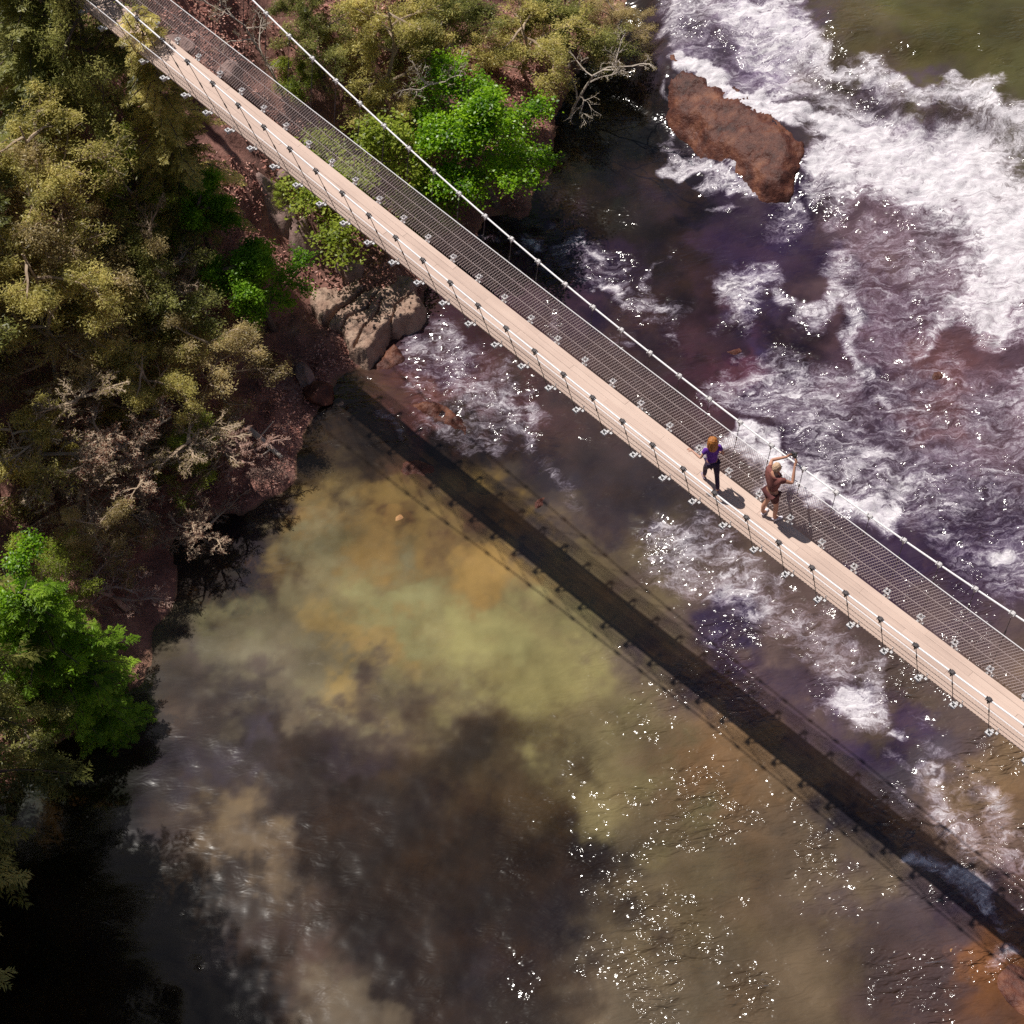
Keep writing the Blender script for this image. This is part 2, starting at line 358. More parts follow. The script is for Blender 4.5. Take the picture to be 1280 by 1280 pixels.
TINT = [((1180,40),(.085,.082,.026)),((1280,70),(.085,.082,.03)),((1060,30),(.095,.08,.035)),((1150,90),(.095,.085,.03)),((1060,70),(.09,.07,.05)),((1130,140),(.09,.065,.085)),((950,60),(.10,.07,.11)),
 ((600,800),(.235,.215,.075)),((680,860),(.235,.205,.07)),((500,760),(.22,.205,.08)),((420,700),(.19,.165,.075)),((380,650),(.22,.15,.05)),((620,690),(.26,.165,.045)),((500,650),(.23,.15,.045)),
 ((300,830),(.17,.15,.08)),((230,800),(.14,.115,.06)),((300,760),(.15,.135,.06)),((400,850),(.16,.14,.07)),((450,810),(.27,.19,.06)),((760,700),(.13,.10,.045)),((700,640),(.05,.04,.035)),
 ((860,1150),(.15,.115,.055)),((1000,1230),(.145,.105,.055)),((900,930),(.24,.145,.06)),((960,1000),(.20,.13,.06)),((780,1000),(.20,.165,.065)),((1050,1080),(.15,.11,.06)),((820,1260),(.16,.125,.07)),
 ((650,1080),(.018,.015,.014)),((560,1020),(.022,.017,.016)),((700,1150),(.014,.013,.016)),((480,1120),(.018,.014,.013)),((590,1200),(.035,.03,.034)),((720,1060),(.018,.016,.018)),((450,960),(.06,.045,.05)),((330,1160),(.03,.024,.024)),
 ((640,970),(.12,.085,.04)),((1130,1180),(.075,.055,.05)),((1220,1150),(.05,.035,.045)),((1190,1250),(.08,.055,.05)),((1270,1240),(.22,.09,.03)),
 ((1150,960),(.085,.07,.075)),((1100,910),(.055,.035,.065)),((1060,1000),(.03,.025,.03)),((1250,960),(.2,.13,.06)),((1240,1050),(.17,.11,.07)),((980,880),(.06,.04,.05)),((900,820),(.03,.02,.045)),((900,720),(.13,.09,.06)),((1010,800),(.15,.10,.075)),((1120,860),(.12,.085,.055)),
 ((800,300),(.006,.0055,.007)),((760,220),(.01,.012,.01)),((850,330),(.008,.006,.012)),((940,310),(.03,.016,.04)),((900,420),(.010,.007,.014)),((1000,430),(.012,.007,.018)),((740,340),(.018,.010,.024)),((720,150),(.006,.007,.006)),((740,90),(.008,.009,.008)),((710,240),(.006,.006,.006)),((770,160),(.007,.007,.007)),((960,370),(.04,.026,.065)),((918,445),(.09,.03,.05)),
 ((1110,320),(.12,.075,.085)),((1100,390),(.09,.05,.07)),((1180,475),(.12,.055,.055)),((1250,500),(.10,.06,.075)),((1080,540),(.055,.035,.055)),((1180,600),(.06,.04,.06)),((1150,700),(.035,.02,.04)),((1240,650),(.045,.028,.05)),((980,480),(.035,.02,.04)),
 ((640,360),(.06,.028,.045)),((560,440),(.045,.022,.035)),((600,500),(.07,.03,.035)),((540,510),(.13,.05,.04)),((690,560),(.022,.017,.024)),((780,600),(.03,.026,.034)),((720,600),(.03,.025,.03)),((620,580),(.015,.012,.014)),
 ((520,600),(.12,.06,.03)),((330,690),(.02,.016,.022)),((300,640),(.012,.009,.014)),  # last two: overhang shade of the cove painted as dark tint
 ((290,1040),(.20,.145,.07)),((280,1080),(.19,.135,.07)),((190,1010),(.03,.02,.025)),((230,960),(.05,.04,.045)),((100,1100),(.007,.013,.005)),((60,1250),(.005,.007,.006)),((200,1200),(.009,.011,.010)),((60,1000),(.006,.014,.004)),((140,1000),(.008,.014,.005)),((150,1270),(.008,.009,.010)),((-60,1150),(.005,.010,.004)),  # near-black points paint the corner's forest shade into the water colour
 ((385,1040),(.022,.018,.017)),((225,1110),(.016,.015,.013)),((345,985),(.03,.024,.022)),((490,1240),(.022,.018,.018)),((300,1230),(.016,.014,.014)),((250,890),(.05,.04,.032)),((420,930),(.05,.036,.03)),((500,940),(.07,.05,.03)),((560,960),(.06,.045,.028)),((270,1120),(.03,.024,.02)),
 ((260,690),(.018,.014,.012)),((290,720),(.02,.016,.014)),((360,610),(.014,.010,.010)),((420,560),(.012,.009,.009)),((450,595),(.016,.012,.011)),((330,640),(.014,.011,.011)),((230,730),(.03,.022,.018)),((560,570),(.012,.010,.010)),  # dark cove points: bank and bridge shade painted into the water colour
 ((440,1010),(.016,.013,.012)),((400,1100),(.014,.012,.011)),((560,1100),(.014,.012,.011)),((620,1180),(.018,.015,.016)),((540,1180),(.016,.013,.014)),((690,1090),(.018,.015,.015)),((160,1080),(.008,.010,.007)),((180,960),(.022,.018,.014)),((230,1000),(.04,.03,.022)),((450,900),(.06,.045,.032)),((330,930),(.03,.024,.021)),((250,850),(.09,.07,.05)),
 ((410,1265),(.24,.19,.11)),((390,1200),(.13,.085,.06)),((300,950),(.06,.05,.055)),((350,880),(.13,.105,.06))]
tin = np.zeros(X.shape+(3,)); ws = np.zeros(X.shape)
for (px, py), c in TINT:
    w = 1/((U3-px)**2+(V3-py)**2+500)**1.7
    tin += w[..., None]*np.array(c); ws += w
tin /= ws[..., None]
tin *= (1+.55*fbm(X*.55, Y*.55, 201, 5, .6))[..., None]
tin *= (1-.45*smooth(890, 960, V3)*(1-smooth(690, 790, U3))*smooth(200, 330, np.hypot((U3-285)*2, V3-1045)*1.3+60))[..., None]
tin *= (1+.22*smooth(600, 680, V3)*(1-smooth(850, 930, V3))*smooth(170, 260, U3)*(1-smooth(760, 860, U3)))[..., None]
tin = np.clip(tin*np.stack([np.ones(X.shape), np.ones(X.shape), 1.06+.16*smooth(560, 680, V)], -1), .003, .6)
rapid = np.clip(np.maximum(foam, .0), 0, 1)
wave = .05+.95*smooth(-260, 120, (U-850)+.30*(V-950)); wave = np.where(V+.0*U < 560, .30+.4*foam, wave); wave = np.where((V < 260) & (U > 1000), .55, wave)*(.35+1.1*smooth(-.2, .3, fbm(X*.9, Y*.9, 301, 3)))
ZZ = WZ+rapid*(fbm(X*2.2, Y*2.2, 91, 5, .55)*.16)+fbm(X*1.1, Y*1.1, 95, 3)*.03
TW, TDW = terrain(X, Y, WZ)
n = N('river water'); pos = n('NewGeometry').outputs['Position']
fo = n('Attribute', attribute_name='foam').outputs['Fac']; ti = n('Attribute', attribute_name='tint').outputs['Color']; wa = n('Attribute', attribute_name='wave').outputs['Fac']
w1 = n.noise(pos, .9, 4, .6)
vs = n('VectorMath', {0: w1.outputs['Color'], 1: (.5, .5, .5)}, operation='SUBTRACT').outputs[0]
vs = n('VectorMath', {0: vs, 'Scale': 1.5}, operation='SCALE').outputs[0]
wp = n('VectorMath', {0: pos, 1: vs}, operation='ADD').outputs[0]
mp = n('Mapping', {'Vector': wp, 'Rotation': (0, 0, math.radians(38)), 'Scale': (.75, 2.7, 1)}).outputs[0]
nA = n.noise(mp, 1.9, 10, .62, .9).outputs[0]
nB = n.noise(wp, 3.2, 8, .62, 1.0).outputs[0]
rid = n.math('SUBTRACT', 1.0, n.math('MULTIPLY', n.math('ABSOLUTE', n.math('SUBTRACT', nB, .5)), 5.0))
rid = n.math('MAXIMUM', rid, 0.0)
nC = n.noise(wp, 14, 5, .6).outputs[0]
v = n.math('ADD', n.math('MULTIPLY_ADD', n.math('SUBTRACT', nA, .5), 1.5, .5), n.math('MULTIPLY', n.math('SUBTRACT', fo, .56), 1.05))
v = n.math('ADD', v, n.math('MULTIPLY', rid, n.math('MULTIPLY', fo, .26)))
v = n.math('ADD', v, n.math('MULTIPLY', n.math('SUBTRACT', nC, .5), .42))
fm = n('MapRange', {'Value': v, 'From Min': .30, 'From Max': 1.12}, interpolation_type='SMOOTHSTEP').outputs[0]
# foam colour: thick white froth, thinner bubbly water slightly violet
sm = n('Mapping', {'Vector': wp, 'Rotation': (0, 0, math.radians(30)), 'Scale': (.45, 3.4, 1)}).outputs[0]
nS = n.noise(sm, 2.4, 7, .62, .4).outputs[0]
ff = n.math('ADD', n.math('MULTIPLY', fm, .80), n.math('MULTIPLY', n.math('SUBTRACT', nS, .38), .95), clamp=True)
fcol = n.ramp(ff, [(0.0, (.17, .13, .19)), (.45, (.31, .27, .33)), (.8, (.50, .465, .50)), (1.0, (.67, .635, .655))])
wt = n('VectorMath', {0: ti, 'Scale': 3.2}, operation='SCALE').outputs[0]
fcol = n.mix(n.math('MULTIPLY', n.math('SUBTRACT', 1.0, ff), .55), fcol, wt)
bh = n.math('ADD', n.math('MULTIPLY', nA, 1.0), n.math('MULTIPLY', nC, .35))
fb = n('Bump', {'Height': bh, 'Strength': .4, 'Distance': .10})
fsh = n('BsdfDiffuse', {'Color': fcol, 'Normal': fb.outputs[0]})
rm = n('Mapping', {'Vector': pos, 'Rotation': (0, 0, math.radians(-50)), 'Scale': (1.0, 2.2, 1)}).outputs[0]
r1 = n.noise(rm, 1.7, 2, .5, .8).outputs[0]; r2 = n.noise(rm, 7, 0, .5, .4).outputs[0]
rh = n.math('ADD', r1, n.math('MULTIPLY', r2, .16))
wb = n('Bump', {'Height': rh, 'Strength': n.math('MULTIPLY', wa, .9), 'Distance': .17})
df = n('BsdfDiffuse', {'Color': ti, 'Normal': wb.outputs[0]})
tr = n('BsdfTransparent', {'Color': (.70, .62, .48, 1)})
body = n('MixShader', {0: .64, 1: tr.outputs[0], 2: df.outputs[0]})
gl = n('BsdfGlossy', {'Color': (1, 1, 1, 1), 'Roughness': .12, 'Normal': wb.outputs[0]})
fr = n('Fresnel', {'IOR': 1.33, 'Normal': wb.outputs[0]})
wsh = n('MixShader', {0: fr.outputs[0], 1: body.outputs[0], 2: gl.outputs[0]})
fin = n('MixShader', {0: fm, 1: wsh.outputs[0], 2: fsh.outputs[0]})
M['water'] = n.finish(fin.outputs[0])
Q = grid_quads(len(wx), len(wy)); keep = (TDW.ravel()[Q] < 1.0).any(1); Q = Q[keep]
used = np.unique(Q); remap = np.full(X.size, -1); remap[used] = np.arange(len(used)); Q = remap[Q]
water = mesh_np('water', np.stack([X, Y, ZZ], -1).reshape(-1, 3)[used], Q, M['water'], smooth_=True)
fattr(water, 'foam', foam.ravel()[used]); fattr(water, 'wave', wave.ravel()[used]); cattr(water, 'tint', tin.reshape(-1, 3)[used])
tag(water, kind='structure')

# ------------------------------------------------------------------ fallen leaves on the bank (uncountable)
lx = RNG.uniform(-14, 12, 420000); ly = RNG.uniform(20, 62, 420000)
lz, ld = terrain(lx, ly)
lu, lv = pr(np.stack([lx, ly, lz], -1))
k = (ld > .25) & (lu > 120) & (lu < 800) & (lv > -60) & (lv < 640) & (RNG.random(420000) < .35+1.3*(fbm(lx*.8, ly*.8, 5, 3)+.1))
lx, ly, lz = lx[k], ly[k], lz[k]; m_ = len(lx)
g = G(); D = RNG.normal(size=(m_, 3)); D[:, 2] *= .25; Nn = RNG.normal(size=(m_, 3))*.45; Nn[:, 2] += 1
g.leaves(np.stack([lx, ly, lz+.02], -1), D, Nn, RNG.uniform(.06, .15, m_), RNG.uniform(.03, .07, m_))
tag(g.build('leaf_litter', M['litter']), kind='stuff')

# ------------------------------------------------------------------ rocks
def slab(name, poly_px, z, h, mat, label, seed, cracks=(), rough=.16, edge=.25, tilt=(0, 0), step=.07, skirt=1.2, follow=False, strata=0):
    """a flat-topped ledge: outline in plan, rounded edge, layered broken top, cracks cut in"""
    P = np.array([un(a, b, z+h*.8)[:2] for a, b in poly_px])
    lo, hi = P.min(0)-.2, P.max(0)+.2
    xs = np.arange(lo[0], hi[0], step); ys = np.arange(lo[1], hi[1], step)
    A, B = np.meshgrid(xs, ys)
    ja = fbm(A*1.3, B*1.3, seed, 4)*.3; jb = fbm(A*1.3, B*1.3, seed+5, 4)*.3
    d = pdist(A+ja, B+jb, np.vstack([P, P[:1]]))*np.where(inside(A+ja, B+jb, P), 1, -1)
    t = h*smooth(-.02, edge, d)
    lay = fbm(A*.9, B*.9, seed+9, 4)
    q = np.floor(lay*7)/7*.5+lay*.5
    zz = z+t+(q*rough*2.2+fbm(A*4, B*4, seed+3, 5, .6)*rough*.8)*smooth(0, .3, d)
    if follow: zz += terrain(A, B)[0]-.08-z
    if strata: zz = zz+(np.floor((zz-z)/strata+fbm(A*2, B*2, seed+40, 3)*.5)*strata+z-zz)*.65*smooth(0, .1, d)
    c = P.mean(0); zz += (A-c[0])*tilt[0]+(B-c[1])*tilt[1]
    for line, wd, dp in cracks:
        L = np.array([un(a, b, z+h)[:2] for a, b in line])
        dc = pdist(A+ja*.5, B+jb*.5, L)
        zz -= dp*(1-smooth(wd*.4, wd, dc))
    zz = np.where(d < 0, np.maximum(zz.min()-skirt, zz+d*6*h-.02), zz)
    keepv = d > -.18
    Q = grid_quads(len(xs), len(ys)); Q = Q[keepv.ravel()[Q].all(1)]
    us = np.unique(Q); rm = np.full(A.size, -1); rm[us] = np.arange(len(us)); Q = rm[Q]
    V = np.stack([A, B, zz], -1).reshape(-1, 3)[us]
    # closed solid: bottom copy and side wall
    nV = len(V); Vb = V.copy(); Vb[:, 2] = V[:, 2].min()-.1
    e = np.concatenate([Q[:, [0, 1]], Q[:, [1, 2]], Q[:, [2, 3]], Q[:, [3, 0]]])
    key = np.sort(e, 1); kk = key[:, 0].astype(np.int64)*nV+key[:, 1]
    uq, inv, cnt = np.unique(kk, return_inverse=True, return_counts=True)
    eb = e[cnt[inv] == 1]
    side = np.stack([eb[:, 1], eb[:, 0], eb[:, 0]+nV, eb[:, 1]+nV], 1)
    o = mesh_np(name, np.vstack([V, Vb]), np.vstack([Q, Q[:, ::-1]+nV, side]), mat, smooth_=True)
    return tag(o, label, 'rock')
def boulder(px, z, dims, mat, label, seed, name='boulder', rz=0, sub=4):
    bm = bmesh.new(); bmesh.ops.create_icosphere(bm, subdivisions=sub, radius=1)
    r = np.random.default_rng(seed)
    pl = [(Vector(r.normal(size=3)).normalized(), r.uniform(.62, .92)) for _ in range(11)]
    for v in bm.verts:
        p = v.co.copy()
        for nn, dd in pl:
            k = p.dot(nn)
            if k > dd: p -= nn*(k-dd)*.9
        c = np.array([[p.x*2.2+seed, p.y*2.2+p.z*1.7]])
        f = 1+.16*float(fbm(c[:, 0], c[:, 1], seed, 4)[0])
        v.co = Vector((p.x*dims[0]*f, p.y*dims[1]*f, p.z*dims[2]*f))
    me = bpy.data.meshes.new(name); bm.to_mesh(me); bm.free(); me.materials.append(mat)
    o = bpy.data.objects.new(name, me); COL.objects.link(o); o.location = un(*px, z); o.rotation_euler = (r.uniform(-.2, .2), r.uniform(-.2, .2), rz)
    return tag(o, label, 'rock')
slab('flat_rock', [(388,372),(420,352),(470,338),(512,345),(530,372),(515,395),(488,408),(462,444),(432,436),(412,412),(392,398)], .45, .5, M['rock_tan'],
     'broad cracked tan rock slab at the water edge just below the boardwalk', 3,
     cracks=[([(405,402),(430,378),(455,362),(500,335)], .15, .5), ([(440,430),(462,398),(478,372)], .06, .4), ([(424,408),(440,392),(458,384),(472,366)], .05, .35), ([(488,404),(494,380),(520,360)], .05, .3)], rough=.10, edge=.14, step=.035, strata=.08)
slab('rock_ledge', [(815,62),(850,74),(892,102),(937,130),(1006,176),(1000,198),(985,232),(950,226),(915,200),(878,168),(852,146),(822,108)], 1.13, .42, M['rock_red'],
     'long wet red brown ledge beside the white chute of the falls', 8, strata=.08, rough=.06, edge=.6, tilt=(.33, .24))
slab('flat_rock', [(452,452),(478,438),(505,428),(512,448),(490,462),(465,466)], -.05, .38, M['rock_red'], 'small orange brown shelf rock touching the foot of the cracked slab', 14, rough=.15)
slab('flat_rock', [(500,498),(540,492),(575,510),(600,545),(580,556),(545,540),(515,520)], -.1, .3, M['rock_red'], 'low wet red rock in the foam below the bridge, beside its shadow', 19, rough=.2, edge=.5)
slab('flat_rock', [(352,272),(384,258),(400,282),(388,304),(362,298)], 2.2, .5, M['rock_grey'], 'pinkish grey slab in the leaf litter beside the light green shrub', 22, rough=.08, follow=True)
slab('flat_rock', [(320,215),(352,205),(372,232),(350,250),(325,242)], 3.6, .4, M['rock_grey'], 'pinkish grey slab partly covered by leaves near the boardwalk edge', 25, rough=.08, follow=True)
slab('flat_rock', [(415,330),(440,318),(462,326),(450,342),(425,346)], 1.1, .35, M['rock_grey'], 'small pale slab between the leaf litter and the broad cracked slab', 27, rough=.06, follow=True)
BL = [((400,492),.5,(.55,.42,.35),'rock_red','rounded reddish boulder at the bank below the cracked slab',31),
      ((425,508),.3,(.35,.3,.25),'rock_tan','small pale brown stone beside the rounded reddish boulder',32),
      ((345,455),.9,(.4,.5,.4),'rock_red','rusty stone in shade beneath the green shrub',33),
      ((380,470),.7,(.5,.3,.3),'rock_grey','mauve stone in shade at the foot of the bank',34),
      ((512,592),-.18,(.95,.6,.4),'rock_red','large brown boulder just under the water beside the bridge shadow',35),
      ((384,655),-.46,(.9,.6,.4),'rock_orange','ochre sunken boulder near the dark left bank',36),
      ((497,652),-.34,(.5,.7,.36),'rock_orange','ochre sunken boulder left of the long sunken slab',37),
      ((455,808),-.3,(.35,.3,.3),'rock_orange','small round ochre stone alone in the olive pool',38),
      ((676,634),-.03,(.2,.35,.25),'rock_red','small red stone breaking the surface at the bridge shadow',39),
      ((1272,1240),-.22,(.6,.9,.4),'rock_red','orange brown boulder at the lower right corner of the river',41),
      ((1190,1190),-.2,(.25,.25,.2),'rock_orange','little orange stone under the lower right riffle',42),
      ((1280,985),-.24,(.7,.7,.3),'rock_orange','sunlit ochre boulder below the near end of the bridge',43),
      ((918,445),.16,(.4,.35,.3),'rock_red','pinkish stone in the dark pool beyond the bridge',44),
      ((1175,470),.28,(.9,.7,.34),'rock_red','wide red brown rock awash below the falls',45),
      ((355,222),3.4,(.35,.3,.3),'rock_grey','small mauve stone lying on the leaf litter by the boardwalk',46),
      ((285,90),7.2,(.5,.45,.35),'rock_grey','mauve boulder seen through the netting near the bridge end',47),
      ((345,170),5.0,(.4,.35,.3),'rock_red','dark red boulder under the netting near the lime shrub',48),
      ((220,60),8.0,(.6,.5,.35),'rock_grey','broad mauve rock under the netting at the top left',49)]
def on_ground(px, hc):
    """height at which the line of sight through px is hc above the land"""
    lo, hi = -.5, 20.0
    for _ in range(24):
        m = (lo+hi)/2; c = un(px[0], px[1], m)
        if m-ground_z(c[0], c[1])-hc < 0: lo = m
        else: hi = m
    return hi
for px, z, dm, mt, lb, sd in BL:
    if sd in (31,32,33,34,46,47,48,49): z = on_ground(px, dm[2]*.35)
    boulder(px, z, dm, M[mt], lb, sd, rz=sd*.7)
slab('sunken_slab', [(565,668),(620,662),(655,680),(690,715),(700,735),(640,722),(590,700)], -.75, .5, M['rock_orange'], 'long ochre slab under clear water next to the bridge shadow', 51, rough=.12, edge=.5)
slab('sunken_slab', [(850,925),(900,905),(950,960),(985,1000),(940,1000),(880,975)], -.75, .5, M['rock_orange'], 'broad ochre slab under the water in the middle of the lower river', 53, rough=.12, edge=.5)

# ------------------------------------------------------------------ the suspension footbridge
S0, S1 = -14.2, 33.0
PITCH = .9340
def dk(s, nn, dz=0.0):
    """a point of the bridge: along, across, above the deck"""
    s = np.asarray(s, float); return P0+np.multiply.outer(s, u_)+np.multiply.outer(np.asarray(nn, float)*np.ones(s.shape), n_)+np.multiply.outer(zdeck(s)+dz, np.array([0, 0, 1.]))
NA, NB = .17, 1.12            # deck edges
def hcab(s): return 1.46+.0042*(s-9.5)**2
LEAN = .30
bridge = empty('suspension_footbridge', tuple(dk(S0, .6)))
tag(bridge, 'long narrow tan boardwalk footbridge hung from two pale cables above the river', 'footbridge')
bloc = Vector(bridge.location)
def bpart(g, name, mat, parent=None):
    V = [v-np.array(bloc) for v in g.v]; g.v = V
    return g.build(name, mat, parent or bridge)
n = N('tan boards'); pos = n('NewGeometry').outputs['Position']
mp = n('Mapping', {'Vector': pos, 'Rotation': (0, 0, math.atan2(.7768, .62975)), 'Scale': (1, 1, 1)}).outputs[0]
st = n('Mapping', {'Vector': mp, 'Scale': (.5, 22, 1)}).outputs[0]
a = n.noise(st, 1.6, 6, .65).outputs[0]; b = n.noise(pos, .6, 5, .6).outputs[0]
col = n.ramp(n.math('ADD', n.math('MULTIPLY_ADD', a, .5, n.math('MULTIPLY', n.math('SUBTRACT', n('Attribute', attribute_name='rnd').outputs['Fac'], .5), .16)), n.math('MULTIPLY', b, .5)), [(.3, (.42, .31, .26)), (.5, (.53, .395, .33)), (.7, (.60, .46, .385))])
bpn = n('Bump', {'Height': n.noise(pos, 40, 4, .6).outputs[0], 'Strength': .15, 'Distance': .004})
M['deck'] = n.finish(n('BsdfPrincipled', {'Base Color': col, 'Roughness': .85, 'Normal': bpn.outputs[0]}).outputs[0])
g = G()
NBOARD = 6; bw = (NB-NA)/NBOARD
for k in range(NBOARD):
    a0, a1 = NA+k*bw+.0015, NA+(k+1)*bw-.0015
    s = S0+((k*1.7) % 3.0)-3.0
    while s < S1:
        e0, e1 = max(s+.002, S0), min(s+3.0-.002, S1)
        s += 3.0
        if e1-e0 < .1: continue
        ss = np.linspace(e0, e1, 5); dz = RNG.uniform(-.004, .004)
        top = [dk(ss, a0, dz), dk(ss, a1, dz), dk(ss, a1, dz-.045), dk(ss, a0, dz-.045)]
        V = np.stack(top, 1); nS = len(ss); Q = []
        for i in range(nS-1):
            for j in range(4): Q.append([i*4+j, i*4+(j+1) % 4, i*4+4+(j+1) % 4, i*4+4+j])
        Q += [[3, 2, 1, 0], [nS*4-4, nS*4-3, nS*4-2, nS*4-1]]
        g.add(V.reshape(-1, 3), Q, RNG.random())
bpart(g, 'deck', M['deck'])
NH0, NH1 = -15, 34
proto_h = None
for side in (0, 1):
    edge = NA-.02 if side == 0 else NB+.02
    tip = 0.0 if side == 0 else 1.29
    sg = -1 if side == 0 else 1
    def cab(s): return dk(s, edge+sg*LEAN*hcab(s), hcab(s))
    ss = np.linspace(S0-4.5, S1, 180)
    g = G(); g.tube(cab(ss), .021, 7); bpart(g, 'main_cable', M['cable'])
    # top rope of the netting
    s2 = np.linspace(S0-1, S1, 160)
    def nth(s): return np.minimum(hcab(s)-.38, 1.08+0*s)
    g = G(); g.tube(dk(s2, edge+sg*LEAN*1.08, 1.08), .011, 5); bpart(g, 'top_rope', M['cable'])
    # intermediate wires
    for hh in (.36, .72):
        g = G(); g.tube(dk(s2, edge+sg*(LEAN*hh+.006), hh), .006, 4); bpart(g, 'guard_wire', M['dark_metal' if side == 0 else 'net'])
    # chain-link netting: two families of crossing wires
    g = G(); p = .080; hN = 1.06; slope = math.hypot(1, LEAN)
    wr = .0044 if side else .0024
    nW = int((S1-S0+2)/p)
    for fam in (1, -1):
        for i in range(nW):
            sA = S0-1+i*p
            hh = np.linspace(.03, hN, 5); s_ = sA+fam*hh*slope*.75
            if s_.max() > S1: continue
            g.tube(dk(s_, edge+sg*(LEAN*hh+.004*fam), hh), wr, 3, cap=False)
    bpart(g, 'netting', M['net'] if side else M['net_tan'])
for side in (0, 1):
    edge = NA-.02 if side == 0 else NB+.02; tip = 0.0 if side == 0 else 1.29; sg = -1 if side == 0 else 1
    for k in range(NH0, NH1+1):
        s = k*PITCH; h = float(hcab(s)); nc = edge+sg*LEAN*h
        top = dk(s, nc, h); bot = dk(s, tip, .03)
        g = G(); g.tube(np.linspace(top, bot, 4), .009 if side == 0 else .008, 5)
        # turnbuckle low on the hanger
        t0, t1 = top+(bot-top)*.30, top+(bot-top)*.37
        g.tube(np.array([t0, t1]), .017, 6)
        hg = bpart(g, 'hanger', M['dark_metal'] if side == 0 else M['dark_metal'])
        # cable clamp: two jaws and a U bolt
        g = G()
        g.box(top+np.array([0, 0, .005]), u_*.035, n_*.045, np.array([0, 0, .03]))
        g.box(top+np.array([0, 0, -.06]), u_*.012, n_*.04, np.array([0, 0, .045]))
        for q in (-1, 1):
            g.tube(np.array([top+u_*.055*q+n_*.045+[0, 0, -.02], top+u_*.055*q+n_*.01+[0, 0, .055], top+u_*.055*q-n_*.06+[0, 0, .0]]), .012, 5)
        bpart(g, 'clamp', M['dark_metal'] if side == 0 else M['metal'], hg)
for k in range(NH0, NH1+1):
    s = k*PITCH; g = G()
    zb = np.array([0, 0, 1.])
    g.box(dk(s, .645, -.085), u_*.03, n_*.66, zb*.03)
    bm_ = bpart(g, 'cross_beam', M['metal'])
    for side in (0, 1):
        tip = 0.02 if side == 0 else 1.27
        g = G(); c = dk(s, tip, 0)
        # square steel end plate with a dark nut in the middle
        g.box(c+u_*.05, u_*.022, n_*.07, zb*.012); g.box(c-u_*.05, u_*.022, n_*.07, zb*.012)
        g.box(c+n_*.05, u_*.028, n_*.02, zb*.011); g.box(c-n_*.05, u_*.028, n_*.02, zb*.011)
        ep = bpart(g, 'end_plate', M['plate'])
        g = G(); g.tube(np.array([c-zb*.05, c+zb*.02]), .024, 6); bpart(g, 'nut', M['dark_metal'], ep)
        # upright clip holding the netting at the deck edge
        g = G(); e = NA-.015 if side == 0 else NB+.015
        g.box(dk(s+.12, e, .06), u_*.012, n_*.012, zb*.075); g.box(dk(s+.12, e+(-.03 if side == 0 else .03), -.02), u_*.03, n_*.03, zb*.01)
        bpart(g, 'edge_clip', M['plate'])
# posts that carry the cables at the bank end
for side in (0, 1):
    edge = NA-.02 if side == 0 else NB+.02; sg = -1 if side == 0 else 1
    s = S0-4.4; h = float(hcab(s)); c = dk(s, edge+sg*LEAN*h, 0)
    gz = ground_z(c[0], c[1]); g = G()
    g.tube(np.array([[c[0], c[1], gz-.5], [c[0], c[1], c[2]+h+.15]]), [.16, .13], 10); bpart(g, 'tower_post', M['bark_pale'])

